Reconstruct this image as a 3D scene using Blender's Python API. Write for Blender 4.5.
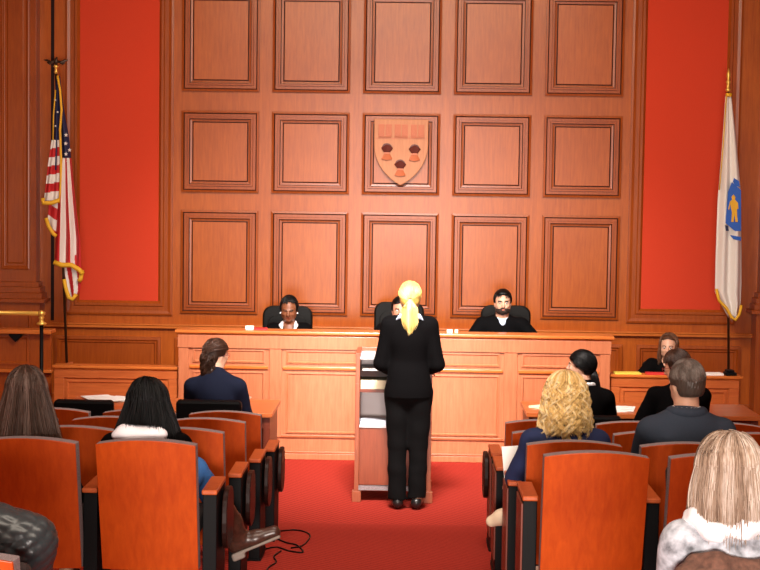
import bpy, bmesh, math, random
import numpy as np
from mathutils import Vector, Matrix, noise
random.seed(7); rng = np.random.default_rng(7)
for o in list(bpy.data.objects): bpy.data.objects.remove(o)
scene = bpy.context.scene
COL = scene.collection

# ------------------------------------------------------------ camera
CAM_Z = 2.44; YAW = .0167; PITCH = math.atan(95/1500); ROLL = .0145; FPX = 1500
def cam_basis():
    a, b, r = YAW, PITCH, ROLL
    F = Vector((-math.sin(a)*math.cos(b), math.cos(a)*math.cos(b), -math.sin(b)))
    R0 = Vector((math.cos(a), math.sin(a), 0)); U0 = R0.cross(F)
    return F, R0*math.cos(r)+U0*math.sin(r), U0*math.cos(r)-R0*math.sin(r)
CF, CR, CU = cam_basis()
cd = bpy.data.cameras.new('camera'); cam = bpy.data.objects.new('camera', cd); COL.objects.link(cam)
cd.sensor_fit = 'HORIZONTAL'; cd.sensor_width = 36; cd.lens = 36*FPX/760; cd.clip_end = 100
cam.matrix_world = Matrix(((CR.x, CU.x, -CF.x, 0), (CR.y, CU.y, -CF.y, 0), (CR.z, CU.z, -CF.z, CAM_Z), (0, 0, 0, 1)))
scene.camera = cam
# survey helper: where the sight line through a photo pixel meets the plane at depth D
def P(px, py, D):
    d = CF*FPX + CR*(px-380) + CU*(285-py)
    return Vector((0, 0, CAM_Z)) + d*(D/d.y)

# ------------------------------------------------------------ light and exposure
w = bpy.data.worlds.new('world'); scene.world = w; w.use_nodes = True
w.node_tree.nodes['Background'].inputs[0].default_value = (1, .86, .74, 1)
w.node_tree.nodes['Background'].inputs[1].default_value = .25
scene.view_settings.view_transform = 'Standard'; scene.view_settings.look = 'None'
scene.view_settings.gamma = 1; scene.view_settings.exposure = 0.0
def area(name, loc, target, size, power, color=(1, .9, .78), spread=180, sy=None):
    l = bpy.data.lights.new(name, 'AREA'); l.energy = power; l.color = color; l.shape = 'RECTANGLE'
    l.size = size; l.size_y = sy or size; l.spread = math.radians(spread)
    o = bpy.data.objects.new(name, l); COL.objects.link(o); o.location = loc
    o.rotation_euler = (Vector(target)-Vector(loc)).to_track_quat('-Z', 'Y').to_euler()
    return o
area('stage_light', (-.1, 8.4, 5.15), (-.1, 13.9, .7), 1.0, 165, (1, .93, .90), 56, .8)
area('wall_wash', (-.1, 11.6, 5.2), (-.1, 15.7, 2.4), 4.5, 80, (1, .80, .52), 120, .8)
area('well_light', (-.2, 8.6, 5.2), (0, 12.0, .6), 2.4, 150, (1, .88, .76), 120, 1.2)
area('hall_light', (-.1, 4.6, 5.2), (0, 7.5, .6), 4.0, 200, (1, .87, .72), 150, 2.5)
area('rear_glare_fill', (.1, -2.7, 1.45), (0, 12, 1.2), 2.6, 400, (1, .88, .80), 110, 1.4)  # unseen source added behind the camera for glare on wall and bench

# ------------------------------------------------------------ materials
def nt(name):
    m = bpy.data.materials.new(name); m.use_nodes = True
    n = m.node_tree.nodes; return m, n, m.node_tree.links, n['Principled BSDF']
def plain(name, c, rough=.6, metal=0, bump=0, bscale=200, var=.0, sheen=0, spec=None):
    m, n, l, b = nt(name)
    b.inputs['Base Color'].default_value = (*c, 1); b.inputs['Roughness'].default_value = rough
    b.inputs['Metallic'].default_value = metal
    if spec is not None: b.inputs['Specular IOR Level'].default_value = spec
    if sheen: b.inputs['Sheen Weight'].default_value = sheen
    tc = n.new('ShaderNodeTexCoord'); t = n.new('ShaderNodeTexNoise'); t.inputs['Scale'].default_value = bscale
    t.inputs['Detail'].default_value = 4; l.new(tc.outputs['Object'], t.inputs['Vector'])
    if bump:
        bp = n.new('ShaderNodeBump'); bp.inputs['Strength'].default_value = bump; bp.inputs['Distance'].default_value = .002
        l.new(t.outputs['Fac'], bp.inputs['Height']); l.new(bp.outputs['Normal'], b.inputs['Normal'])
    if var:
        r = n.new('ShaderNodeValToRGB'); r.color_ramp.elements[0].position = .3; r.color_ramp.elements[1].position = .7
        r.color_ramp.elements[0].color = (*[x*(1-var) for x in c], 1); r.color_ramp.elements[1].color = (*[min(1, x*(1+var)) for x in c], 1)
        l.new(t.outputs['Fac'], r.inputs['Fac']); l.new(r.outputs['Color'], b.inputs['Base Color'])
    return m
def wood(name, c1, c2, rough=.35, scale=(9, 9, .8), coat=.08, horiz=False, spec=.35, blot=.25):
    m, n, l, b = nt(name)
    tc = n.new('ShaderNodeTexCoord'); mp = n.new('ShaderNodeMapping')
    mp.inputs['Scale'].default_value = (scale[2], scale[1], scale[0]) if horiz else scale
    l.new(tc.outputs['Object'], mp.inputs['Vector'])
    t = n.new('ShaderNodeTexNoise'); t.inputs['Scale'].default_value = 5; t.inputs['Detail'].default_value = 8
    t.inputs['Roughness'].default_value = .62; t.inputs['Distortion'].default_value = .35
    l.new(mp.outputs['Vector'], t.inputs['Vector'])
    t2 = n.new('ShaderNodeTexNoise'); t2.inputs['Scale'].default_value = 2.2; t2.inputs['Detail'].default_value = 2
    l.new(tc.outputs['Object'], t2.inputs['Vector'])
    mx = n.new('ShaderNodeMath'); mx.operation = 'MULTIPLY_ADD'; mx.inputs[1].default_value = blot; l.new(t2.outputs['Fac'], mx.inputs[0])
    ml = n.new('ShaderNodeMath'); ml.operation = 'MULTIPLY'; ml.inputs[1].default_value = 1-blot
    l.new(t.outputs['Fac'], ml.inputs[0]); l.new(ml.outputs[0], mx.inputs[2])
    r = n.new('ShaderNodeValToRGB'); r.color_ramp.elements[0].position = .34; r.color_ramp.elements[1].position = .66
    r.color_ramp.elements[0].color = (*c1, 1); r.color_ramp.elements[1].color = (*c2, 1)
    l.new(mx.outputs[0], r.inputs['Fac']); l.new(r.outputs['Color'], b.inputs['Base Color'])
    b.inputs['Roughness'].default_value = rough; b.inputs['Coat Weight'].default_value = coat; b.inputs['Coat Roughness'].default_value = .26
    b.inputs['Specular IOR Level'].default_value = spec
    return m
def hairmat(name, dark, mid, light, rough=.4, spec=.35):
    m, n, l, b = nt(name)
    at = n.new('ShaderNodeAttribute'); at.attribute_name = 'tone'
    r = n.new('ShaderNodeValToRGB'); r.color_ramp.elements[0].color = (*dark, 1); r.color_ramp.elements[1].color = (*light, 1)
    e = r.color_ramp.elements.new(.5); e.color = (*mid, 1)
    tc = n.new('ShaderNodeTexCoord'); mp = n.new('ShaderNodeMapping'); mp.inputs['Scale'].default_value = (60, 60, 6)
    t = n.new('ShaderNodeTexNoise'); t.inputs['Scale'].default_value = 2; l.new(tc.outputs['Object'], mp.inputs[0]); l.new(mp.outputs[0], t.inputs['Vector'])
    a = n.new('ShaderNodeMath'); a.operation = 'MULTIPLY_ADD'; a.inputs[1].default_value = .5; l.new(t.outputs['Fac'], a.inputs[0])
    s = n.new('ShaderNodeMath'); s.operation = 'MULTIPLY_ADD'; s.inputs[1].default_value = .7; s.inputs[2].default_value = -.1
    l.new(at.outputs['Fac'], s.inputs[0]); l.new(s.outputs[0], a.inputs[2]); l.new(a.outputs[0], r.inputs['Fac'])
    l.new(r.outputs['Color'], b.inputs['Base Color']); b.inputs['Roughness'].default_value = rough; b.inputs['Specular IOR Level'].default_value = spec
    return m
M = {}
M['wall'] = wood('cherry_wall', (.33, .064, .005), (.46, .106, .009), .36, coat=.19, spec=.35)
M['wallh'] = wood('cherry_wall_rail', (.33, .064, .005), (.46, .106, .009), .36, horiz=True)
M['mould'] = wood('cherry_moulding', (.26, .047, .005), (.37, .078, .008), .34, coat=.12)
M['groove_shade'] = plain('painted_groove_shade', (.06, .012, .004), .5)  # near-black colour paints groove shade onto steps of the panel mouldings
M['cap'] = wood('varnished_cap', (.48, .12, .02), (.62, .18, .035), .25, horiz=True)
M['bench'] = wood('bench_wood', (.42, .128, .052), (.55, .188, .084), .36, coat=.25)
M['benchm'] = wood('bench_moulding', (.33, .09, .03), (.44, .13, .045), .35, horiz=True)
M['table'] = wood('table_wood', (.40, .09, .022), (.54, .14, .035), .3, horiz=True)
M['seatply'] = wood('seat_veneer', (.38, .043, .003), (.54, .080, .006), .42, scale=(7, 7, .6), blot=.4)
M['arm'] = wood('armrest_wood', (.42, .070, .014), (.54, .11, .022), .4, coat=0)
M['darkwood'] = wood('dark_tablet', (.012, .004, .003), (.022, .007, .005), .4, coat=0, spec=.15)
M['redbrown'] = wood('panel_redbrown', (.14, .028, .014), (.2, .04, .02), .4)
M['podium'] = wood('podium_wood', (.20, .040, .016), (.30, .065, .025), .35)
M['podedge'] = wood('podium_edge', (.26, .065, .028), (.36, .095, .042), .35)
M['crest'] = wood('crest_wood', (.44, .16, .06), (.54, .21, .085), .5)
M['crestd'] = plain('crest_dark', (.12, .02, .012), .5)
M['cresto'] = plain('crest_orange', (.5, .13, .045), .5)
M['red'] = plain('red_fabric', (.62, .047, .013), .9, bump=.25, bscale=350, var=.10)
M['gray'] = plain('grey_upholstery', (.27, .215, .22), .85, bump=.5, bscale=260, var=.45)
M['darkcushion'] = plain('dark_seat_cushion', (.03, .018, .016), .9)
M['black'] = plain('black_metal', (.003, .003, .0035), .5, spec=.12)
M['leather'] = plain('black_leather', (.004, .0035, .003), .45, bump=.3, bscale=120, spec=.10)
M['brass'] = plain('brass', (.80, .50, .10), .35, metal=.55)
M['gold'] = plain('gold_fringe', (.80, .45, .02), .6, bump=.8, bscale=300)
M['bronze'] = plain('dark_bronze', (.05, .025, .012), .4, metal=.5)
M['white'] = plain('white_paper', (.85, .84, .80), .7)
M['cream'] = plain('cream_paper', (.85, .76, .52), .7)
M['flagw'] = plain('flag_white', (.80, .77, .73), .75)
M['flagr'] = plain('flag_red', (.52, .012, .015), .7)
M['flagb'] = plain('flag_navy', (.012, .016, .07), .7)
M['blue'] = plain('shield_blue', (.02, .12, .55), .7)
M['metalgrey'] = plain('grey_laminate', (.70, .62, .62), .5)
M['podtop'] = plain('pale_reading_top', (.62, .55, .56), .35)
M['yellow'] = plain('yellow_folder', (.75, .62, .08), .6)
M['redf'] = plain('red_folder', (.6, .02, .02), .6)
M['ceil'] = plain('ceiling_plaster', (.75, .70, .62), .9)
M['plaster'] = plain('side_wall_paint', (.55, .36, .22), .9)
def carpet():
    m, n, l, b = nt('red_ribbed_carpet')
    tc = n.new('ShaderNodeTexCoord'); wv = n.new('ShaderNodeTexWave'); wv.bands_direction = 'DIAGONAL'; wv.inputs['Scale'].default_value = 10
    wv.inputs['Distortion'].default_value = .6; l.new(tc.outputs['Object'], wv.inputs['Vector'])
    t = n.new('ShaderNodeTexNoise'); t.inputs['Scale'].default_value = 90; l.new(tc.outputs['Object'], t.inputs['Vector'])
    ad = n.new('ShaderNodeMath'); ad.operation = 'MULTIPLY_ADD'; ad.inputs[1].default_value = .5; l.new(wv.outputs['Fac'], ad.inputs[0]); l.new(t.outputs['Fac'], ad.inputs[2])
    r = n.new('ShaderNodeValToRGB'); r.color_ramp.elements[0].position = .3; r.color_ramp.elements[1].position = 1
    r.color_ramp.elements[0].color = (.18, .011, .008, 1); r.color_ramp.elements[1].color = (.42, .040, .025, 1)
    l.new(ad.outputs[0], r.inputs['Fac']); l.new(r.outputs['Color'], b.inputs['Base Color']); b.inputs['Roughness'].default_value = .95
    b.inputs['Specular IOR Level'].default_value = .1
    return m
M['carpet'] = carpet()

# ------------------------------------------------------------ object helpers
def link(name, me, mats, parent=None, smooth=False, bevel=0, loc=None):
    o = bpy.data.objects.new(name, me); COL.objects.link(o)
    for m in (mats if isinstance(mats, (list, tuple)) else [mats]): me.materials.append(M[m] if isinstance(m, str) else m)
    if parent: o.parent = parent
    if loc is not None: o.location = loc
    if smooth: me.polygons.foreach_set('use_smooth', [True]*len(me.polygons))
    if bevel:
        b = o.modifiers.new('bevel', 'BEVEL'); b.width = bevel; b.segments = 2; b.limit_method = 'ANGLE'; b.angle_limit = math.radians(40)
    return o
def tag(o, label, cat, group=None):
    o['label'] = label; o['category'] = cat
    if group: o['group'] = group
    return o
def struct(o): o['kind'] = 'structure'; return o
def empty(name, loc, rz=0, label=None, cat=None, group=None):
    o = bpy.data.objects.new(name, None); COL.objects.link(o); o.location = loc; o.rotation_euler = (0, 0, rz); o.empty_display_size = .1
    if label: tag(o, label, cat, group)
    return o
class MB:
    def __init__(s): s.v = []; s.f = []; s.mi = []; s.k = 0
    def mat(s, k): s.k = k; return s
    def add(s, vs, fs, T=None):
        n = len(s.v)
        s.v += [tuple(T @ Vector(v)) if T else tuple(v) for v in vs]
        s.f += [tuple(i+n for i in f) for f in fs]; s.mi += [s.k]*len(fs); return s
    def box(s, x0, x1, y0, y1, z0, z1, T=None):
        vs = [(x, y, z) for z in (z0, z1) for y in (y0, y1) for x in (x0, x1)]
        return s.add(vs, [(0, 2, 3, 1), (4, 5, 7, 6), (0, 1, 5, 4), (2, 6, 7, 3), (0, 4, 6, 2), (1, 3, 7, 5)], T)
    def tube(s, pts, rad, n=8, caps=True):
        pts = [Vector(p) for p in pts]; rs = rad if isinstance(rad, (list, tuple)) else [rad]*len(pts)
        vs = []; up = None
        for i, p in enumerate(pts):
            d = (pts[min(i+1, len(pts)-1)]-pts[max(i-1, 0)]).normalized()
            if up is None: up = d.orthogonal().normalized()
            up = (up-d*up.dot(d)).normalized(); q = d.cross(up)
            for j in range(n):
                a = 2*math.pi*j/n; vs.append(p+(up*math.cos(a)+q*math.sin(a))*rs[i])
        fs = [(i*n+j, i*n+(j+1) % n, (i+1)*n+(j+1) % n, (i+1)*n+j) for i in range(len(pts)-1) for j in range(n)]
        if caps: fs += [tuple(range(n))[::-1], tuple((len(pts)-1)*n+j for j in range(n))]
        return s.add(vs, fs)
    def lathe(s, prof, c=(0, 0, 0), n=20):
        vs = [(c[0]+max(r, .0004)*math.cos(2*math.pi*j/n), c[1]+max(r, .0004)*math.sin(2*math.pi*j/n), c[2]+z) for r, z in prof for j in range(n)]
        fs = [(i*n+j, i*n+(j+1) % n, (i+1)*n+(j+1) % n, (i+1)*n+j) for i in range(len(prof)-1) for j in range(n)]
        fs += [tuple(range(n))[::-1], tuple((len(prof)-1)*n+j for j in range(n))]
        return s.add(vs, fs)
    def prism(s, poly, y0, y1, T=None):   # polygon in x,z extruded in y
        n = len(poly); vs = [(x, y0, z) for x, z in poly]+[(x, y1, z) for x, z in poly]
        return s.add(vs, [tuple(range(n)), tuple(range(2*n-1, n-1, -1))]+[(i, i+n, (i+1) % n+n, (i+1) % n) for i in range(n)], T)
    def frame(s, x0, x1, z0, z1, y, prof, close=True, mi_in=None, dark=(), mdark=0):
        # mitred moulding: prof = (inset, height towards the hall); y is the plane it stands on
        vs = []; 
        for ins, h in prof:
            vs += [(x0+ins, y-h, z0+ins), (x1-ins, y-h, z0+ins), (x1-ins, y-h, z1-ins), (x0+ins, y-h, z1-ins)]
        fs = [(i*4+j, i*4+(j+1) % 4, (i+1)*4+(j+1) % 4, (i+1)*4+j) for i in range(len(prof)-1) for j in range(4)]
        s.add(vs, fs)
        for q in dark:
            for w_ in range(4): s.mi[len(s.mi)-len(fs)+q*4+w_] = mdark
        if close:
            k = s.k
            if mi_in is not None: s.k = mi_in
            ins, h = prof[-1]
            s.add([(x0+ins, y-h, z0+ins), (x1-ins, y-h, z0+ins), (x1-ins, y-h, z1-ins), (x0+ins, y-h, z1-ins)], [(0, 1, 2, 3)]); s.k = k
        return s
    def me(s, name):
        m = bpy.data.meshes.new(name); m.from_pydata(s.v, [], s.f); m.polygons.foreach_set('material_index', s.mi); 
        b = bmesh.new(); b.from_mesh(m); bmesh.ops.recalc_face_normals(b, faces=b.faces); b.to_mesh(m); b.free(); m.update(); return m
    def build(s, name, mats, parent=None, **k): return link(name, s.me(name), mats, parent, **k)
def copy_tree(o, parent=None):
    c = o.copy(); COL.objects.link(c)
    if parent: c.parent = parent
    for ch in o.children: copy_tree(ch, c)
    return c

# ------------------------------------------------------------ room shell
def floor_z(y): return min(.5, max(0, (10.85-y)*.0995))
YW = 15.7; WC = -.063
def build_room():
    mb = MB(); ys = [-3, 10.85-.5/.0995, 10.85, YW+.3]
    vs = [(x, y, floor_z(y)) for y in ys for x in (-5.6, 5.6)]
    vs += [(x, y, -.2) for y in ys for x in (-5.6, 5.6)]
    n = len(ys)
    fs = [(2*i, 2*i+1, 2*i+3, 2*i+2) for i in range(n-1)]+[(8+2*i, 8+2*i+2, 8+2*i+3, 8+2*i+1) for i in range(n-1)]
    fs += [(2*i, 2*i+2, 8+2*i+2, 8+2*i) for i in range(n-1)]+[(2*i+1, 8+2*i+1, 8+2*i+3, 2*i+3) for i in range(n-1)]+[(0, 8, 9, 1), (6, 7, 15, 14)]
    mb.add(vs, fs); struct(mb.build('floor', 'carpet'))
    struct(MB().box(-5.6, 5.6, -3, YW+.3, 5.3, 5.5).build('ceiling', 'ceil'))
    struct(MB().box(-5.8, -5.6, -3, YW+.3, -.2, 5.5).build('wall_left', 'wall'))
    struct(MB().box(5.6, 5.8, -3, YW+.3, -.2, 5.5).build('wall_right', 'wall'))
    struct(MB().box(-5.8, 5.8, -3.2, -3, -.2, 5.5).build('wall_rear', 'plaster'))
    wall = struct(MB().box(-5.6, 5.6, YW, YW+.3, 0, 5.3).build('wall_front', 'wall'))
    prof = [(0, 0), (0, .028), (.022, .034), (.034, .020), (.040, .020), (.062, .020), (.066, .034), (.084, .034), (.090, .006), (.108, .003), (.112, .003), (.125, .012)]
    rows = [(1.12, 2.205), (2.39, 3.24), (3.44, 4.50)]
    for c in range(5):
        cx = WC+(c-2)*.944
        for z0, z1 in rows:
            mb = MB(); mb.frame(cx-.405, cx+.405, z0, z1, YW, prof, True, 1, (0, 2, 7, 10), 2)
            mb.build('wall_panel', ['mould', 'wall', 'groove_shade'], wall)
    # red cloth bays with their mouldings
    for sx in (-1, 1):
        x0, x1 = sorted((WC+sx*2.53, WC+sx*3.36))
        mb = MB(); mb.frame(x0-.15, x1+.15, 1.09, 5.0, YW, [(0, 0), (0, .022), (.02, .028), (.05, .020), (.09, .020), (.10, .032), (.125, .032), (.15, .008)], False)
        mb.build('bay_moulding', 'mould', wall)
        MB().box(x0, x1, YW-.006, YW-.001, 1.24, 4.85).build('red_cloth_panel', 'red', wall)
        # pilaster
        xa, xb = (WC-4.21, WC-3.78) if sx < 0 else (WC+3.74, WC+4.17)
        mb = MB(); mb.box(xa, xb, YW-.16, YW-.001, 1.43, 5.29)
        ins = .36 if sx < 0 else .30
        mb.frame(xa+.065, xb-.065, 1.56, 5.1, YW-.16, [(0, 0), (0, .014), (.02, .018), (.035, .003), (.06, .003), (.075, .012)], True)
        for z0, z1, e in ((1.38, 1.43, .03), (1.32, 1.38, .055), (1.26, 1.32, .075), (1.22, 1.26, .11)):
            mb.box(xa-e, xb+e, YW-.16-e, YW-.001, z0, z1)
        mb.build('pilaster', 'mould', wall, bevel=.004)
        mb = MB(); e = .05
        mb.box(xa-e, xb+e, YW-.22, YW-.001, .14, 1.22)
        mb.box(xa-.09, xb+.09, YW-.26, YW-.001, 0, .14)
        mb.frame(xa+.03, xb-.03, .66, 1.14, YW-.22, [(0, 0), (0, .015), (.03, .015), (.04, .002)], True)
        mb.build('pilaster_pedestal', 'mould', wall, bevel=.004)
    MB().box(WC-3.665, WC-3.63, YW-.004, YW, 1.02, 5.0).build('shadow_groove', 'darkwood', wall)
    # dado: rail, panels, skirting
    dx0, dx1 = WC-3.76, WC+3.72
    mb = MB(); mb.box(dx0, dx1, YW-.055, YW-.001, .955, .985); mb.box(dx0, dx1, YW-.065, YW-.001, .985, 1.0)
    struct(mb.build('trim_1', 'cap', bevel=.005))
    for a, b in ((WC-3.62, WC-2.5), (WC-2.35, WC-.9), (WC-.75, WC+.75), (WC+.9, WC+2.35), (WC+2.5, WC+3.58)):
        mb = MB(); mb.frame(a, b, .30, .86, YW, [(0, 0), (0, .03), (.03, .034), (.045, .02), (.06, .02), (.07, .004)], True); mb.build('dado_panel', 'mould', wall)
    mb = MB(); mb.box(dx0, dx1, YW-.03, YW-.001, 0, .22); mb.box(dx0, dx1, YW-.045, YW-.001, .22, .25)
    struct(mb.build('baseboard_front', 'mould', bevel=.004))
build_room()

# ------------------------------------------------------------ judges' bench and clerk desks
YB = 13.42
def build_bench():
    x0, x1 = -2.03, 1.85
    root = empty('judges_bench', (0, YB, 0), 0, 'long cherry panelled judges bench across the front of the room', 'bench')
    mb = MB(); mb.box(x0, x1, 0, .08, 0, 1.12); mb.box(x0, x0+.04, 0, .2, 0, 1.12); mb.box(x0, x0+.04, .2, .62, 0, 1.01); mb.box(x1-.04, x1, 0, .2, 0, 1.12); mb.box(x1-.04, x1, .2, .62, 0, 1.01)
    # fascia band, stiles
    mb.box(x0-.005, x1+.005, -.025, 0, 1.0, 1.12)
    for a, b in ((x0, x0+.09), (-1.21, -1.10), (-.12, .02), (.90, 1.02), (x1-.09, x1)): mb.box(a, b, -.018, 0, .2, 1.0)
    mb.box(x0, x1, -.012, 0, 0, .055)
    mb.build('body', 'bench', root, bevel=.004)
    spans = [(x0+.11, -1.23), (-1.08, -.14), (.04, .88), (1.04, x1-.11)]
    for a, b in spans:
        m2 = MB(); m2.frame(a+.02, b-.02, .87, .99, 0, [(0, .0), (.0, .012), (.012, .014), (.022, .003), (.03, .003)]); m2.build('upper_panel', 'bench', root)
        m2 = MB(); m2.frame(a+.02, b-.02, .24, .79, 0, [(0, .0), (.0, .012), (.012, .014), (.022, .003), (.03, .003)]); m2.build('lower_panel', 'bench', root)
    m3 = MB()
    for a, b in ((x0+.1, -1.22), (-1.09, .89), (1.03, x1-.1)):
        m3.box(a, b, -.022, 0, .815, .845)
    m3.build('belt_moulding', 'cap', root, bevel=.006)
    m3 = MB()
    for a, b in ((x0, -1.21), (-1.10, .90), (1.02, x1)):
        m3.box(a, b, -.018, 0, .2, .225); m3.box(a, b, -.015, 0, .055, .075)
    m3.build('base_moulding', 'benchm', root, bevel=.005)
    m4 = MB(); m4.box(x0-.03, x1+.03, -.05, .22, 1.135, 1.163); m4.box(x0-.015, x1+.015, -.03, .2, 1.12, 1.135); m4.box(x0+.04, x1-.04, .08, .66, .98, 1.01)
    m4.build('bench_top', 'cap', root, bevel=.006)
    plat = MB().box(-2.6, 2.4, 14.12, YW-.06, 0, .15).build('dais', 'carpet'); struct(plat)
    # wings
    for nm, a, b, lab in (('left', -3.17, -2.04, 'low panelled clerk desk left of the bench, bare topped, below the striped flag'), ('right', 1.86, 3.02, 'low panelled clerk desk right of the bench with folders on it')):
        r = empty('clerk_desk', ((a+b)/2, YB+.06, 0), 0, lab, 'desk')
        hw = (b-a)/2
        mb = MB(); mb.box(-hw, hw, 0, .06, 0, .775)
        s0 = -hw if nm == 'left' else hw-.04
        mb.box(s0, s0+.04, .06, .6, 0, .775)
        mb.box(-hw, hw, -.015, 0, .70, .775); mb.box(-hw, -hw+.09, -.015, 0, 0, .70); mb.box(hw-.09, hw, -.015, 0, 0, .70); mb.box(-hw+.09, hw-.09, -.015, 0, 0, .14)
        mb.build('body', 'table', r, bevel=.004)
        mb = MB(); mb.frame(-hw+.11, hw-.11, .17, .68, 0, [(0, 0), (0, .01), (.015, .012), (.025, .002)])
        if nm == 'right': pass
        mb.build('front_panel', 'table', r)
        mb = MB(); mb.box(-hw-.01, hw+(.0 if nm == 'left' else .03), -.035, .13, .79, .815); mb.box(-hw, hw, -.02, .11, .775, .79); mb.box(-hw+.04, hw-.04, .06, .58, .70, .73)
        mb.build('desk_top', 'cap', r, bevel=.005)
build_bench()

def counsel_table(x0, x1, y0, y1, lab, endside):
    r = empty('counsel_table', ((x0+x1)/2, (y0+y1)/2, 0), 0, lab, 'table', )
    hw = (x1-x0)/2; hd = (y1-y0)/2
    MB().box(-hw, hw, -hd, hd, .715, .75).build('table_top', 'table', r, bevel=.004)
    for s in (-1, 1):
        MB().box(*sorted((s*(hw-.07), s*(hw-.02))), -hd+.03, hd-.03, .0, .715).build('end_panel', 'redbrown', r, bevel=.003)
    MB().box(-hw+.07, hw-.07, hd-.12, hd-.09, .15, .715).build('modesty_panel', 'table', r)
    MB().box(-hw+.07, hw-.07, -hd+.04, -hd+.06, .63, .715).build('apron', 'redbrown', r)
    return r
counsel_table(-2.62, -.985, 11.2, 11.93, 'cherry counsel table on the left with white papers spread on it', 1)
counsel_table(.95, 2.75, 11.45, 12.1, 'cherry counsel table on the right of the lectern in front of two lawyers', -1)

def podium():
    r = empty('lectern', (-.075, 11.62, 0), 0, 'tall open-backed wooden lectern with shelves behind the standing woman', 'lectern')
    hw = .30; H = 1.14
    for s in (-1, 1):
        a, b = sorted((s*hw, s*(hw-.035)))
        MB().box(a, b, 0, .5, .07, .93).box(a, b, .0, .5, .93, H+.028).build('side_panel', 'podedge', r, bevel=.003)
        a, b = sorted((s*(hw+.015), s*(hw-.055)))
        MB().box(a, b, -.02, .06, 0, .085).build('foot', 'podedge', r, bevel=.004); MB().box(a, b, .44, .52, 0, .085).build('foot', 'podedge', r, bevel=.004)
    i = hw-.035
    MB().box(-i, i, .46, .5, .08, H-.03).build('front_panel', 'metalgrey', r)
    MB().box(-i, i, .02, .04, .13, .585).build('cupboard_door', 'podium', r, bevel=.003)
    MB().box(-i, i, .01, .46, .09, .125).build('bottom_rail', 'gray', r)
    MB().box(-i, i, .01, .46, .585, .60).build('shelf', 'metalgrey', r)
    MB().box(-i, i, .02, .46, .86, .885).build('shelf', 'redbrown', r)
    MB().box(-i, i, .02, .46, .985, 1.03).build('shelf', 'darkwood', r)
    MB().box(-i, i, .0, .46, H-.02, H).build('reading_top', 'podtop', r, bevel=.003)
    MB().box(-i, i, .46, .5, H-.03, H+.03).build('back_lip', 'podedge', r, bevel=.003)
    def lay(name, lab, cat, x, y, z, w_, d_, h_, m, rz=0):
        o = MB().box(-w_/2, w_/2, -d_/2, d_/2, 0, h_).build(name, m, None, bevel=.002, loc=(x, y, z)); o.rotation_euler.z = rz
        return tag(o, lab, cat)
    lay('paper_stack', 'cream papers on the middle shelf of the lectern', 'papers', -.225, 11.76, .885, .22, .2, .07, 'cream')
    lay('paper_stack', 'thin white papers high inside the lectern under its top', 'papers', -.235, 11.74, 1.03, .18, .2, .012, 'white', .05)
    lay('paper_stack', 'pale bluish papers low inside the lectern above its cupboard door', 'papers', -.225, 11.76, .60, .22, .22, .03, 'paleblue')
    return lay
M['paleblue'] = plain('pale_blue_paper', (.62, .66, .74), .6)
lay = podium()

# things on the desks
lay('name_card', 'small white card on the bench left of the woman judge', 'card', -1.40, 13.5, 1.163, .075, .02, .035, 'white')
lay('name_card', 'small white card on the bench right of the standing woman', 'card', .41, 13.5, 1.163, .05, .02, .03, 'white')
lay('name_card', 'tiny white card at the bearded judge\'s end, beside a larger card', 'card', .47, 13.5, 1.163, .03, .02, .03, 'cream')
lay('red_booklet', 'flat red booklet on the bench between the white card and the woman judge', 'booklet', -1.30, 13.53, 1.163, .12, .14, .012, 'redf', .1)
lay('folder', 'yellow folder on the right clerk desk', 'folder', 2.02, 13.53, .815, .24, .13, .012, 'yellow', .05)
lay('folder', 'red folder on the right clerk desk in front of the long-haired clerk', 'folder', 2.32, 13.53, .815, .26, .13, .012, 'redf', -.05)
for k, (x, rz, lab) in enumerate(((2.78, .1, 'loose white sheets at the right end of the clerk desk'),)):
    lay('loose_papers', lab, 'papers', x, 13.54, .815, .2, .12, .018, 'white', rz)
st = MB().box(-.05, .05, -.06, .06, 0, .03).box(-.04, .03, -.05, .05, .03, .05).build('stapler', 'black', None, bevel=.006, loc=(2.95, 13.54, .815))
tag(st, 'small black desk gadget lying beside the loose sheets on the clerk desk', 'gadget')
def papers(name, lab, x, y, z, sheets, m='white', sz=(.21, .29)):
    mb = MB()
    for k, (dx, dy, a) in enumerate(sheets):
        mb.box(-sz[0]/2, sz[0]/2, -sz[1]/2, sz[1]/2, k*.004, k*.004+.0035, Matrix.Translation((dx, dy, 0)) @ Matrix.Rotation(a, 4, 'Z'))
    return tag(mb.build(name, m, None, loc=(x, y, z)), lab, 'papers')
papers('paper_pile', 'fanned white papers on the left counsel table', -2.34, 11.76, .75, [(0, 0, .2), (.1, .04, -.3), (-.08, .06, .5), (.03, -.03, .9)], sz=(.23, .26))
papers('paper_pile', 'white papers on the right counsel table beside the hunched lawyer', 1.66, 11.7, .75, [(0, 0, .2), (.05, .02, -.2), (-.03, .02, .6)])
papers('notepad', 'cream notepad at the left end of the right counsel table', 1.12, 11.72, .75, [(0, 0, .7), (0, 0, .7), (0, 0, .7)], 'cream', (.16, .22))

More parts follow.
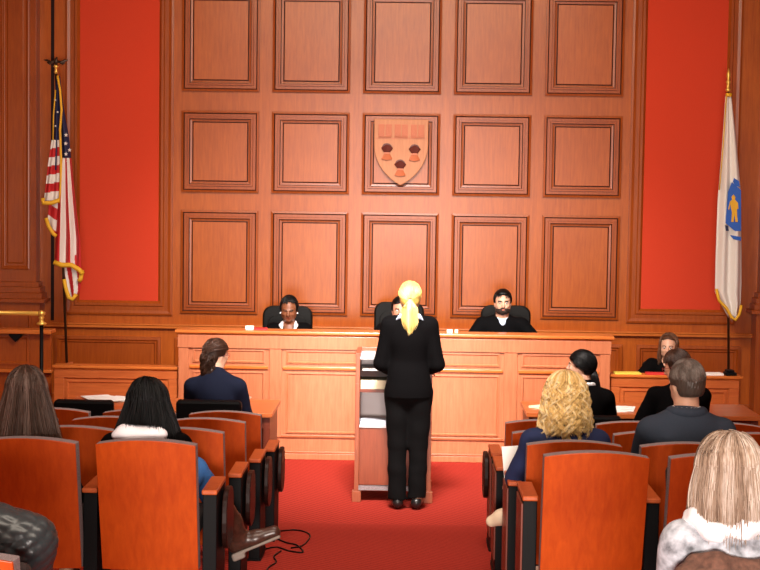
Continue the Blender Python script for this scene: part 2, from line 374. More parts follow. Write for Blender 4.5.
# ------------------------------------------------------------ chairs
def rrect(w_, h_, r, n=5, z0=0, taper=0):
    pts = []
    for cx, cz, a0 in ((w_/2-r, r, -90), (w_/2-r, h_-r, 0), (-w_/2+r, h_-r, 90), (-w_/2+r, r, 180)):
        for k in range(n+1):
            a = math.radians(a0+90*k/n); x = cx+r*math.cos(a); z = cz+r*math.sin(a)
            pts.append((x*(1-taper*z/h_), z+z0))
    return pts
def office_chair(name, lab, cat, loc, rz, w_, z_top, seat=.46, back_h=.45, mat='leather', r=.07, group=None):
    # faces +Y locally; the back stands on the -Y side
    R = empty(name, loc, rz, lab, cat, group)
    T = Matrix.Translation((0, -.24, 0)) @ Matrix.Rotation(math.radians(6), 4, 'X')
    MB().prism(rrect(w_, back_h, r, 6, z_top-back_h), -.035, .035, T).build('backrest', mat, R, bevel=.018)
    MB().prism(rrect(w_*.78, back_h*.74, r*.8, 6, z_top-back_h*.88), .03, .042, T).build('back_cushion', mat, R, bevel=.02)
    MB().box(-w_/2+.03, w_/2-.03, -.2, .26, seat-.09, seat).build('seat', mat, R, bevel=.03)
    MB().tube([(0, -.2, seat-.07), (0, -.3, seat-.04), (0, -.29, z_top-back_h+.1)], .02).build('back_bracket', 'black', R)
    for s in (-1, 1):
        MB().tube([(s*w_/2, -.05, seat-.06), (s*(w_/2+.03), -.05, seat+.18), (s*(w_/2+.03), .16, seat+.19)], .016).build('armrest', 'black', R, smooth=True)
    MB().tube([(0, 0, .06), (0, 0, seat-.08)], .03).build('gas_lift', 'black', R)
    for k in range(5):
        a = 2*math.pi*k/5+.3; x, y = .27*math.cos(a), .27*math.sin(a)
        lg = MB().tube([(0, 0, .1), (x, y, .065)], [.028, .018]).build('leg', 'black', R)
        MB().tube([(x-.012, y, .028), (x+.012, y, .028)], .028, 12).build('caster', 'black', lg)
    return R
def judge_chair(lab, px, ztop, w_):
    p = P(px, 320, 14.75); office_chair('judge_chair', lab, 'chair', (p.x, 14.62, .15), math.pi, w_, ztop-.15, back_h=.72, r=.1, group='black leather chairs behind the bench')
judge_chair('black leather high-back chair behind the woman judge', 286, 1.275, .50)
judge_chair('black leather high-back chair behind the half-hidden middle judge', 399, 1.33, .50)
judge_chair('black leather high-back chair behind the bearded judge', 507, 1.315, .50)
p = P(87, 398, 10.75); office_chair('counsel_chair', 'empty black chair at the left counsel table, beside the papers', 'chair', (p.x, 10.98, 0), 0, .43, .912, mat='black', r=.03, back_h=.36)
p = P(211, 400, 10.75); office_chair('counsel_chair', 'black chair under the ponytailed lawyer in navy', 'chair', (p.x, 10.98, 0), 0, .47, .925, mat='black', r=.03, back_h=.36)
p = P(588, 412, 10.75); office_chair('counsel_chair', 'black chair under the black-haired lawyer facing left', 'chair', (p.x, 10.98, 0), 0, .45, .86, mat='black', r=.03, back_h=.36)
p = P(696, 412, 10.75); office_chair('counsel_chair', 'black chair under the hunched lawyer with glasses', 'chair', (p.x-.05, 10.98, 0), 0, .52, .855, mat='black', r=.03, back_h=.36)
office_chair('clerk_chair', 'black chair of the long-haired clerk behind the right clerk desk', 'chair', (P(668, 370, 14.5).x, 14.45, 0), math.pi, .42, .80, back_h=.3, r=.05)

# ------------------------------------------------------------ auditorium seats
W = .466; PIT = .56
def seat_back(thick0, thick1, zb, inset, crown):
    # curved plywood / pad slab: concave in plan, arched top, reclined
    vs = []; nx, nz = 12, 10
    for t in (thick0, thick1):
        for i in range(nx+1):
            u = i/nx*2-1
            for j in range(nz+1):
                v = j/nz; zt = .846+crown*(1-u*u)-inset*.5
                z = zb+(zt-zb)*v; x = u*(W/2-inset)*(1-.015*(1-v))
                y = -.02*(1-u*u)+(.86-z)*.25+t
                vs.append((x, y, z))
    m = (nx+1)*(nz+1); g = lambda i, j, k: k*m+i*(nz+1)+j
    fs = []
    for i in range(nx):
        for j in range(nz):
            fs.append((g(i, j, 0), g(i+1, j, 0), g(i+1, j+1, 0), g(i, j+1, 0))); fs.append((g(i, j, 1), g(i, j+1, 1), g(i+1, j+1, 1), g(i+1, j, 1)))
    for i in range(nx):
        fs.append((g(i, 0, 0), g(i, 0, 1), g(i+1, 0, 1), g(i+1, 0, 0))); fs.append((g(i, nz, 0), g(i+1, nz, 0), g(i+1, nz, 1), g(i, nz, 1)))
    for j in range(nz):
        fs.append((g(0, j, 0), g(0, j+1, 0), g(0, j+1, 1), g(0, j, 1))); fs.append((g(nx, j, 0), g(nx, j, 1), g(nx, j+1, 1), g(nx, j+1, 0)))
    return MB().add(vs, fs)
def make_seat(ao, folded, tablet_side):
    # ao: how far ahead of the back the arm starts
    R = empty('auditorium_seat', (0, 0, 0))
    seat_back(0, .012, .22, 0.0, .026).build('back_shell', 'seatply', R, bevel=.002)
    seat_back(.012, .082, .22, 0.0, .026).build('edge_band', 'gray', R, bevel=.003)
    seat_back(.082, .105, .30, .03, .02).build('back_pad', 'gray', R, bevel=.012)
    if folded:
        T = Matrix.Translation((0, .30, .42)) @ Matrix.Rotation(math.radians(72), 4, 'X')
        c = MB().box(-.185, .185, -.02, .34, -.04, .04, T)
    else: c = MB().box(-.22, .22, .2, .64, .36, .45)
    c.build('seat_cushion', 'darkcushion', R, bevel=.02)
    return R
def arm_parts(R, x, ao, tablet=0, foot=True, side=0):
    MB().box(x-.037, x+.037, ao, ao+.36, .582, .606).build('armrest', 'arm', R, bevel=.006)
    MB().box(x-.034, x+.034, ao+.02, ao+.36, -.01-.0995*(ao+.1), .581).build('standard', 'black', R, bevel=.004)
    MB().box(x-.04, x+.04, ao+.0, ao+.34, -.0995*(ao)-.012, -.0995*(ao)+.012).build('foot_plate', 'black', R)
    if side: MB().box(*sorted((x+side*.031, x+side*.042)), ao+.02, ao+.31, .06, .568).build('side_panel', 'redbrown', R, bevel=.003)
    if tablet:
        xs = x+tablet*.058
        T = Matrix.Translation((xs, ao+.27, .42))
        vs = []; n = 28
        ring = [(math.cos(2*math.pi*k/n), math.sin(2*math.pi*k/n)) for k in range(n)]
        mb = MB(); se = lambda c: math.copysign(abs(c)**.75, c)
        for s_ in (-.013, .013): vs += [(s_, se(c)*.15, se(q)*.15) for c, q in ring]
        mb.add(vs, [tuple(range(n)), tuple(range(2*n-1, n-1, -1))]+[(k, (k+1) % n, (k+1) % n+n, k+n) for k in range(n)], T)
        mb.build('writing_tablet', 'darkwood', R, bevel=.004)
        MB().tube([(x+tablet*.03, ao+.30, .54), (xs, ao+.30, .52)], .012).build('tablet_hinge', 'black', R)
rows = {'L': [6.885, 7.78, 8.75, 9.62], 'R': [6.6, 7.3, 8.2, 9.2]}
nseats = {'L': [2, 3, 3, 3], 'R': [2, 3, 3, 3]}
occ = {('L', 0, 0), ('L', 0, 1), ('R', 1, 0), ('R', 1, 1)}
protos = {}
ordn = ['nearest row', 'second row', 'third row', 'front row']
posn = ['aisle seat', 'second seat from the aisle', 'third seat from the aisle']
who = {('L', 0, 0): 'black-haired woman in a white scarf sits in it', ('L', 0, 1): 'brown-haired woman sits in it', ('R', 1, 0): 'curly blonde woman sits in it', ('R', 1, 1): 'man in a grey suit sits in it'}
for side in 'LR':
    sg = -1 if side == 'L' else 1; xe = -.94 if side == 'L' else .62
    ao = .17 if side == 'L' else .31
    for i, y in enumerate(rows[side]):
        for k in range(nseats[side][i]):
            fold = (side, i, k) not in occ; key = (side, fold, k == 0, side == 'R' and i == 3 and k == 0)
            if key not in protos:
                R = make_seat(ao, fold, 0)
                if k == 0: arm_parts(R, -sg*(W/2+(.045 if side == 'L' else .032)), ao, -sg if side == 'L' or i == 3 else 0, True, -sg if side == 'R' else 0)     # aisle end, with the hanging tablet
                arm_parts(R, sg*(W/2+(.062 if side == 'L' else .07)), ao)
                protos[key] = R
            else: R = copy_tree(protos[key])
            x = {'L': [-.962, -.942, -.932, -.922], 'R': [.631, .612, .606, .637]}[side][i]+sg*(W/2+k*PIT); R.location = (x, y, floor_z(y))
            blk = 'left block' if side == 'L' else 'right block'
            lab = f'red wood-backed seat, {blk}, {ordn[i]}, {posn[k]}'
            if (side, i, k) in who: lab = f'red wood-backed seat, {blk}, {ordn[i]}; {who[(side, i, k)]}'
            tag(R, lab, 'seat', 'wood-backed auditorium seats')
for x, y, sg, z, lab in ((P(-68, 500, 4.27).x, 4.27, -1, .5, 'wood-backed seat at the bottom left corner, behind the quilted jacket'), (2.04-.42, 4.15, 1, .5, 'wood-backed seat at the bottom right corner under the blonde woman in white')):
    R = copy_tree(protos[('R', True, False, False)])
    R.location = (x, y, z-.0); tag(R, lab, 'seat', 'wood-backed auditorium seats')

# ------------------------------------------------------------ brass rail on the left and ledges
def rail():
    r = empty('brass_railing', (-2.98, 13.0, 0), 0, 'brass handrail on a black post at the left edge', 'railing')
    px = P(41.5, 320, 13.0); zt = P(41, 313.5, 13.0).z; X = px.x-(-2.98)
    MB().lathe([(.017, 0), (.017, zt-.10)], (X, 0, 0), 14).build('post', 'black', r, smooth=True)
    MB().lathe([(.0, zt-.10), (.042, zt-.10), (.045, zt-.085), (.02, zt-.07), (.018, zt-.05), (.027, zt-.035), (.015, zt-.02), (.032, zt-.012), (.034, zt+.012), (.0, zt+.03)], (X, 0, 0), 16).build('finial', 'brass', r, smooth=True)
    MB().tube([(X-1.6, 0, zt), (X, 0, zt)], .02, 12).build('handrail', 'brass', r, smooth=True)
    MB().lathe([(.017, 0), (.017, zt-.03)], (X-1.5, 0, 0), 14).build('post', 'black', r, smooth=True)
rail()
def box_front():
    y = 13.9; a = P(0, 330, y); e = P(53, 330, y).x
    r = empty('side_partition', ((a.x+e)/2, y, 0), 0, 'panelled wooden partition with two ledges at the far left behind the brass rail', 'partition')
    hw = (e-a.x)/2+.25; cx = (a.x+e)/2-.25-((a.x+e)/2)
    zt = P(30, 329, y).z; zm = P(30, 369, y).z
    MB().box(cx-hw, cx+hw-.02, 0, .05, 0, zt-.03).build('panel_board', 'mould', r)
    m = MB(); m.frame(cx-hw+.2, cx+hw-.22, zm+.04, zt-.06, 0, [(0, 0), (0, .012), (.02, .012), (.03, .001)]); m.build('raised_panel', 'mould', r)
    MB().box(cx-hw, cx+hw, -.09, .12, zt-.04, zt).build('ledge', 'cap', r, bevel=.008)
    MB().box(cx-hw, cx+hw, -.06, .0, zm-.03, zm).build('ledge', 'cap', r, bevel=.006)
    q = P(17, 335, y)
    MB().prism([(-.06, .03), (.06, .03), (.06, 0), (0, -.06), (-.06, 0)], -.07, -.002, Matrix.Translation((q.x-(a.x+e)/2, 0, q.z))).build('bracket', 'black', r, bevel=.004)
box_front()

# ------------------------------------------------------------ carved crest
def crest():
    y = YW-.09; c = P(401, 152, y); s = y/1500
    r = empty('carved_crest', (c.x, y, c.z), 0, 'carved wooden shield crest with books and wheat sheaves on the middle wall panel', 'crest')
    hw, h = 27*s, 32.5*s
    n = 14; side = [(hw*(1-(k/n)**2.3)**.85 if k < n else 0, h*.30-h*1.32*(k/n)) for k in range(n+1)]
    L = [(-hw, h), (hw, h)]+side+[(-x, z) for x, z in side[-2::-1]]
    MB().prism(L, 0, .045).build('shield', 'crest', r, bevel=.006)
    MB().box(-hw+.006, hw-.006, -.006, .0, h*.40, h*.415).build('chief_line', 'cresto', r)
    for k in (-1, 0, 1):
        cx = k*16.2*s; w_ = 6.6*s; z0, z1 = h*.47, h*.84
        b = MB()
        for sgn in (-1, 1):
            b.box(*sorted((cx+sgn*.006, cx+sgn*w_)), -.012, 0, z0, z1)
            for q in range(3): xx = cx+sgn*(w_*(.28+q*.27)); b.box(xx-.006, xx+.006, -.018, -.012, z0+.012, z1-.008-.01*(q % 2))
        b.box(cx-w_, cx+w_, -.014, 0, z0-.012, z0-.002)
        b.build('book', 'cresto', r, bevel=.002)
    for cx, cz in ((-14*s, h*.02), (13.5*s, h*.0), (-.6*s, -h*.47)):
        b = MB()
        for a in range(10):
            t = (a-4.5)/4.5; b.tube([(cx+t*.02, -.014, cz-.015), (cx+t*.05, -.026, cz+.072-abs(t)*.032)], [.008, .015], 6)
        b.prism([(cx+.052*math.cos(q*math.pi/8), cz+.038+.044*math.sin(q*math.pi/8)) for q in range(16)], -.02, .002)
        sh = b.build('wheat_sheaf', 'crestd', r)
        b = MB()
        for a in range(8):
            t = (a-3.5)/3.5; b.tube([(cx+t*.018, -.012, cz-.02), (cx+t*.047, -.014, cz-.095+abs(t)*.01)], [.008, .012], 6)
        b.box(cx-.03, cx+.03, -.026, -.002, cz-.03, cz-.012)
        b.build('sheaf_stalks', 'cresto', sh)
crest()

# ------------------------------------------------------------ flags
def sheet(mb, D, left, right, colfn, depth=.03, waves=3, ph=0, nu=40, nv=60, thick=.004):
    # cloth fold between two hanging edges; left/right: (x, y) photo points surveyed at depth D
    def samp(L, t):
        ys = [q[1] for q in L]; yy = ys[0]+(ys[-1]-ys[0])*t
        for a, b in zip(L, L[1:]):
            if yy <= b[1]+1e-6: k = (yy-a[1])/max(1e-6, b[1]-a[1]); return a[0]+(b[0]-a[0])*k, yy
        return L[-1]
    grid = []
    for j in range(nv+1):
        t = j/nv; l, r_ = samp(left, t), samp(right, t)
        for i in range(nu+1):
            u = i/nu; amp = depth*min(1, .25+t*1.2)
            d = D+amp*math.sin(u*math.pi*2*waves+ph+t*1.3)-.01
            p = P(l[0]+(r_[0]-l[0])*u, l[1]+(r_[1]-l[1])*u, D); grid.append((p.x, d, p.z))
    for j in range(nv):
        for i in range(nu):
            mb.mat(colfn((i+.5)/nu, (j+.5)/nv))
            a = j*(nu+1)+i
            vs = [Vector(grid[q]) for q in (a, a+1, a+nu+2, a+nu+1)]
            mb.add(vs, [(0, 1, 2, 3)])
def finish_cloth(mb, name, mats, parent, off):
    me = mb.me(name); b = bmesh.new(); b.from_mesh(me); bmesh.ops.remove_doubles(b, verts=b.verts, dist=.0004); bmesh.ops.recalc_face_normals(b, faces=b.faces)
    for v in b.verts: v.co -= Vector(off)
    b.to_mesh(me); b.free()
    o = link(name, me, mats, parent, smooth=True)
    s = o.modifiers.new('thickness', 'SOLIDIFY'); s.thickness = .005; s.offset = 0
    return o
def fringe(par, D, pts, wpx=4):
    q = [P(x, y, D) for x, y in pts]; s = D/1500
    MB().tube([Vector((p.x, D-.02, p.z))-par.location for p in q], wpx*s/2, 8).build('fringe', 'gold', par, smooth=True)
def us_flag():
    D = 15.15; b = P(69, 420, D); base = Vector((b.x, D, 0))
    r = empty('flag', base, 0, 'red and white striped flag with navy starred corner and gold fringe', 'flag')
    top = P(56, 74, D); off = base
    pl = MB().tube([Vector((b.x, D, 0.03))-off, Vector((top.x, D, top.z))-off], .013, 10).build('pole', 'bronze', r, smooth=True)
    MB().lathe([(0, 0), (.15, 0), (.15, .02), (.05, .05), (.02, .07), (.02, .12), (0, .12)]).build('base', 'brass', r, smooth=True)
    t = Vector((top.x, D, top.z))-off
    MB().lathe([(.012, 0), (.022, .02), (.012, .04), (.014, .06), (.03, .075), (.012, .09), (0, .1)], tuple(t), 12).build('finial', 'brass', r, smooth=True)
    e = MB(); e.tube([t+Vector((0, 0, .09)), t+Vector((0, 0, .12)), t+Vector((.005, -.01, .15)), t+Vector((.012, -.02, .165))], [.012, .024, .015, .008])
    for s in (-1, 1):
        e.tube([t+Vector((s*.01, 0, .13)), t+Vector((s*.05, 0, .115)), t+Vector((s*.09, 0, .135)), t+Vector((s*.125, 0, .14))], [.014, .016, .012, .003], 6)
        e.tube([t+Vector((s*.03, 0, .12)), t+Vector((s*.065, 0, .10)), t+Vector((s*.09, 0, .115))], [.01, .012, .006], 6)
    e.build('eagle', 'bronze', r)
    # mats: 0 navy 1 white 2 red
    m = MB()
    sheet(m, D-.05, [(57, 76), (54, 110), (52, 140), (52, 170)], [(60, 76), (64, 110), (69, 140), (71.5, 170)], lambda u, v: 0 if v < .93 or u < .3 else 0, .03, 2)
    sheet(m, D-.08, [(52, 140), (48, 165), (44, 198), (44, 201)], [(60, 140), (61, 165), (60.5, 198), (60.5, 200)], lambda u, v: 1 if int((v+u*.03)*6.9) % 2 == 0 else 2, .02, 2)
    sheet(m, D-.055, [(50, 190), (48, 215), (47, 222), (53, 235)], [(61, 190), (60, 215), (58, 230), (56, 235)], lambda u, v: [2, 1, 2, 1, 2][min(4, int((v-u*.15+.2)*4))], .02, 1)
    sheet(m, D-.10, [(61, 158), (58, 200), (55.5, 240), (54.5, 262)], [(71.5, 158), (76, 200), (81, 240), (82, 270)], lambda u, v: [2, 1, 2, 1, 2][min(4, int(u*5))], .03, 2.5, 1)
    sheet(m, D-.07, [(64, 255), (65, 275), (68, 290), (71, 298)], [(80, 255), (82, 275), (80, 290), (76, 298)], lambda u, v: [1, 2, 1, 2][min(3, int((u-v*.25+.25)*3.4))], .02, 1)
    cl = finish_cloth(m, 'cloth', ['flagb', 'flagw', 'flagr'], r, off)
    sm = MB()
    for x, y in ((66, 135), (65.8, 143.5), (66, 154), (69.5, 150), (55.5, 100), (57.5, 112), (55.5, 126), (68, 162)):
        p = P(x, y, D-.145)-off; R_ = .021 if x > 60 else .012
        sm.prism([(p.x+(R_ if k % 2 == 0 else R_*.45)*math.sin(k*math.pi/5), p.z+(R_ if k % 2 == 0 else R_*.45)*math.cos(k*math.pi/5)) for k in range(10)], p.y, p.y+.004)
    sm.build('stars', 'flagw', r)
    g = r
    fringe(g, D-.10, [(58, 76), (60.5, 90), (62, 110), (60.5, 130), (61.5, 160), (61, 190), (60, 203)], 2.4)
    fringe(g, D-.08, [(56, 90), (54, 115), (53.5, 140)], 1.4)
    fringe(g, D-.12, [(43.5, 198), (44, 203), (52, 203), (60, 200)], 4.5)
    fringe(g, D-.09, [(46.5, 218), (49, 226), (54, 234), (57, 236)], 4)
    fringe(g, D-.13, [(54.5, 262), (62, 265), (72, 265), (80, 270), (83, 274)], 5); fringe(g, D-.11, [(82.5, 270), (81, 279), (79, 281)], 4.5)
    fringe(g, D-.11, [(64.5, 279), (66, 287), (69, 297), (73, 299.5), (76.5, 294)], 4)
us_flag()
def state_flag():
    D = 15.2; b = P(729, 420, D); base = Vector((b.x, D, 0)); off = base
    r = empty('flag', base, 0, 'white flag with blue shield and gold figure hanging at the right', 'flag')
    top = P(728, 92, D); t = Vector((top.x, D, top.z))-off
    MB().tube([(0, 0, .03), t], .013, 10).build('pole', 'bronze', r, smooth=True)
    MB().lathe([(0, 0), (.15, 0), (.15, .02), (.05, .05), (.02, .07), (.02, .12), (0, .12)]).build('base', 'brass', r, smooth=True)
    MB().lathe([(.016, 0), (.03, .02), (.016, .04), (.016, .08), (.026, .10), (.012, .12), (.02, .16), (.02, .18), (.002, .24)], tuple(t), 12).build('finial', 'brass', r, smooth=True)
    L = [(725.5, 95), (722, 150), (718, 200), (716, 260), (715.5, 292), (719, 300), (729, 318)]
    Rr = [(731, 95), (737, 150), (741, 190), (742, 250), (742, 285), (741, 305), (737, 318)]
    m = MB(); sheet(m, D-.06, L, Rr, lambda u, v: 0, .035, 2, .5, 30, 60); finish_cloth(m, 'cloth', ['flagw'], r, off)
    def blot(name, poly, mat, d=.11):
        q = [P(x, y, D-d)-off for x, y in poly]
        MB().prism([(p.x, p.z) for p in q], q[0].y, q[0].y+.006).build(name, mat, r)
    blot('shield_emblem', [(732, 182), (741, 190), (741, 231), (735, 231), (725.5, 223), (727, 205), (728, 192)], 'blue', .108)
    blot('scroll', [(734, 178), (739, 181), (740, 187), (736, 186), (733, 182)], 'blue', .112)
    blot('scroll', [(725, 225), (728, 226), (729, 231), (726, 231)], 'flagb', .112)
    blot('scroll', [(730, 235), (741, 237), (741, 241), (733, 239)], 'blue', .112)
    blot('figure_emblem', [(731.5, 197), (733.5, 194.5), (735.5, 197), (735, 199.5), (738, 203), (738.5, 209), (737, 209), (737, 213), (737.8, 222), (735.4, 222), (734.6, 214), (733.6, 222), (731.3, 222), (732, 212), (731, 208), (730.6, 204), (729.2, 210), (728.3, 209), (730, 201.5), (732.3, 199.5)], 'gold', .116)
    g = r; fringe(g, D-.10, [(726, 96), (722.5, 150), (719, 190)], 1.2); fringe(g, D-.11, [(716, 289), (718.5, 300), (726, 308), (731, 317), (735, 320), (739, 314), (741, 305)], 3)
    fringe(g, D-.09, [(725.5, 95), (731, 95)], 4)
state_flag()

def cable():
    pts = [(255, 553), (275, 548), (290, 552), (303, 553), (297, 546), (285, 543), (272, 536), (280, 532), (298, 531), (310, 536), (303, 546), (290, 549)]
    pts2 = [(281, 552), (274, 557), (276, 563), (268, 569), (262, 580)]
    def gp(x, y):
        d = CF*FPX+CR*(x-380)+CU*(285-y); t = 5.0
        lo, hi = 3.0, 20.0
        for _ in range(50):
            m = (lo+hi)/2; p = P(x, y, m)
            if p.z > floor_z(m): lo = m
            else: hi = m
        return P(x, y, lo)+Vector((0, 0, .006))
    b = MB()
    for L in (pts, pts2):
        q = [gp(*a) for a in L]; o = []
        for i in range(len(q)-1):
            p0, p1, p2, p3 = q[max(0, i-1)], q[i], q[i+1], q[min(len(q)-1, i+2)]
            for s in range(8):
                t = s/8; o.append(.5*((2*p1)+(p2-p0)*t+(2*p0-5*p1+4*p2-p3)*t*t+(3*p1-p0-3*p2+p3)*t**3))
        b.tube(o, .005, 6)
    tag(b.build('cable', 'black', None, smooth=True), 'thin black cable coiled on the red aisle carpet', 'cable')
cable()

# ------------------------------------------------------------ people: smooth solid modelling
class SDF:
    """smooth union of tapered limbs and ellipsoids, turned into one continuous skin"""
    def __init__(s): s.p = []
    def cap(s, a, b, ra, rb=None, k=.02, op='u', flat=None):
        s.p.append(('c', np.array(a, float), np.array(b, float), ra, ra if rb is None else rb, k, op, flat)); return s
    def ell(s, c, r, R=None, k=.02, op='u'):
        s.p.append(('e', np.array(c, float), np.array(r, float), np.eye(3) if R is None else np.array(R), None, k, op, None)); return s
    def box(s, c, h, R=None, k=.01, op='u', rnd=.01):
        s.p.append(('b', np.array(c, float), np.array(h, float), np.eye(3) if R is None else np.array(R), rnd, k, op, None)); return s
    def chain(s, pts, rs, k=.02, **kw):
        for i in range(len(pts)-1): s.cap(pts[i], pts[i+1], rs[i], rs[i+1], k, **kw)
        return s
    def bounds(s):
        lo = np.full(3, 1e9); hi = -lo
        for q in s.p:
            if q[6] != 'u': continue
            if q[0] == 'c':
                r = max(q[3], q[4])+.02; lo = np.minimum(lo, np.minimum(q[1], q[2])-r); hi = np.maximum(hi, np.maximum(q[1], q[2])+r)
            else:
                r = np.max(q[2])*(1 if q[0] == 'e' else 1.74)+.02; lo = np.minimum(lo, q[1]-r); hi = np.maximum(hi, q[1]+r)
        return lo, hi
    def mesh(s, res=.008, disp=None, zmin=None):
        lo, hi = s.bounds(); lo -= .02; hi += .02
        n = np.ceil((hi-lo)/res).astype(int)+1
        ax = [lo[i]+res*np.arange(n[i]) for i in range(3)]
        D = np.full(n, .2, np.float32)
        for q in s.p:
            kind, a, b, ra, rb, k, op, flat = q
            if kind == 'c': r = max(ra, rb); l = np.minimum(a, b)-r; h = np.maximum(a, b)+r
            else: r = np.max(b)*(1 if kind == 'e' else 1.74); l = a-r; h = a+r
            mg = k*2+res*3+.02
            i0 = np.clip(np.floor((l-mg-lo)/res).astype(int), 0, n); i1 = np.clip(np.ceil((h+mg-lo)/res).astype(int)+1, 0, n)
            if np.any(i1 <= i0): continue
            sl = tuple(slice(i0[i], i1[i]) for i in range(3))
            X = np.stack(np.meshgrid(*[ax[i][sl[i]] for i in range(3)], indexing='ij'), -1)
            if kind == 'c':
                ab = b-a; L = max(1e-9, ab@ab); t = np.clip(((X-a)@ab)/L, 0, 1)
                v = X-a-t[..., None]*ab
                if flat is not None:      # squash the section along a direction
                    fd, fk = np.array(flat[0], float), flat[1]; c_ = v@fd; v = v+(fk-1)*c_[..., None]*fd
                d = np.sqrt((v**2).sum(-1))-(ra+(rb-ra)*t)
            elif kind == 'e':
                q_ = (X-a)@ra; k0 = np.sqrt(((q_/b)**2).sum(-1)); k1 = np.sqrt(((q_/(b*b))**2).sum(-1))+1e-9; d = k0*(k0-1)/k1
            else:
                q_ = np.abs((X-a)@ra)-(b-rb); d = np.sqrt((np.maximum(q_, 0)**2).sum(-1))+np.minimum(q_.max(-1), 0)-rb
            E = D[sl]
            if op == 'u':
                h_ = np.clip(.5+.5*(E-d)/k, 0, 1); D[sl] = E*(1-h_)+d*h_-k*h_*(1-h_)
            elif op == 'd':
                h_ = np.clip(.5-.5*(E+d)/k, 0, 1); D[sl] = E*(1-h_)-d*h_+k*h_*(1-h_)
        if disp is not None:
            X = np.meshgrid(*ax, indexing='ij'); D = D+disp(*X)
        # outer layer must be empty
        D[0], D[-1], D[:, 0], D[:, -1], D[:, :, 0], D[:, :, -1] = .1, .1, .1, .1, .1, .1
        return surface_nets(D, lo, res)
def surface_nets(D, lo, res):
    S = D < 0; nx, ny, nz = D.shape
    c = np.zeros((nx-1, ny-1, nz-1), int)
    for i in (0, 1):
        for j in (0, 1):
            for k in (0, 1): c += S[i:nx-1+i, j:ny-1+j, k:nz-1+k]
    act = np.argwhere((c > 0) & (c < 8)); idx = -np.ones(c.shape, np.int64); idx[tuple(act.T)] = np.arange(len(act))
    acc = np.zeros((len(act), 3)); cnt = np.zeros(len(act)); x, y, z = act.T
    cs = [(i, j, k) for i in (0, 1) for j in (0, 1) for k in (0, 1)]
    for a in cs:
        for b in cs:
            if sum(b) == sum(a)+1 and all(q >= p for p, q in zip(a, b)):
                da = D[x+a[0], y+a[1], z+a[2]]; db = D[x+b[0], y+b[1], z+b[2]]
                m = (da < 0) != (db < 0); t = np.where(m, da/np.where(m, da-db, 1), 0)
                for q in range(3): acc[:, q] += np.where(m, a[q]+t*(b[q]-a[q]), 0)
                cnt += m
    V = lo+res*(act+acc/cnt[:, None]); F = []
    for axis in range(3):
        sa = [slice(None)]*3; sb = [slice(None)]*3; sa[axis] = slice(0, -1); sb[axis] = slice(1, None)
        A, B = S[tuple(sa)], S[tuple(sb)]; e = np.argwhere(A != B); o1, o2 = [(1, 2), (2, 0), (0, 1)][axis]
        e = e[(e[:, o1] > 0) & (e[:, o2] > 0) & (e[:, o1] < D.shape[o1]-1) & (e[:, o2] < D.shape[o2]-1)]
        q = []
        for d1, d2 in ((1, 1), (0, 1), (0, 0), (1, 0)):
            t = e.copy(); t[:, o1] -= d1; t[:, o2] -= d2; q.append(idx[tuple(t.T)])
        q = np.stack(q, 1); fl = A[tuple(e.T)]; q[~fl] = q[~fl][:, ::-1]; F.append(q)
    return V, np.concatenate(F)
def np_mesh(name, V, F, mi=None):
    me = bpy.data.meshes.new(name); me.vertices.add(len(V)); me.vertices.foreach_set('co', np.asarray(V, np.float32).ravel())
    me.loops.add(F.size); me.loops.foreach_set('vertex_index', F.ravel().astype(np.int32))
    me.polygons.add(len(F)); me.polygons.foreach_set('loop_start', np.arange(0, F.size, F.shape[1], dtype=np.int32))
    me.polygons.foreach_set('use_smooth', np.ones(len(F), bool))
    if mi is not None: me.polygons.foreach_set('material_index', mi.astype(np.int32))
    me.update(calc_edges=True); me.validate(); return me
def relax(V, F, it=1, lam=.5):
    for _ in range(it):
        A = np.zeros_like(V); c = np.zeros(len(V))
        for a, b in ((0, 1), (1, 2), (2, 3), (3, 0)):
            for s, d in ((a, b), (b, a)):
                for q in range(3): A[:, q] += np.bincount(F[:, s], V[F[:, d], q], len(V))
                c += np.bincount(F[:, s], minlength=len(V))
        V = V+lam*(A/np.maximum(c, 1)[:, None]-V)
    return V
def solid(name, sdf, mats, parent, res=.008, disp=None, mifn=None, it=1, cut=None):
    V, F = sdf.mesh(res, disp); V = relax(V, F, it)
    cen = V[F].mean(1)
    if cut is not None:
        keep = ~cut(cen); F = F[keep]; cen = cen[keep]
        used = np.unique(F); mp = -np.ones(len(V), int); mp[used] = np.arange(len(used)); V = V[used]; F = mp[F]
    return link(name, np_mesh(name, V, F, mifn(cen) if mifn else None), mats, parent)
def rot(yaw=0, pitch=0, roll=0):   # yaw left +, pitch nod down +, roll to the right shoulder +
    return np.array((Matrix.Rotation(yaw, 3, 'Z') @ Matrix.Rotation(-pitch, 3, 'X') @ Matrix.Rotation(roll, 3, 'Y')))
def folds(amp=.004, f=16, seed=0):
    a, b, c = seed*1.7, seed*2.3+1, seed*.9+2
    return lambda X, Y, Z: amp*(np.sin(f*X+3*np.sin(6*Z+a)+a)*np.sin(f*.8*Z+2*np.sin(7*Y+b)+b)+.5*np.sin(f*1.9*Z+f*X+c)*np.cos(f*1.2*Y+a))

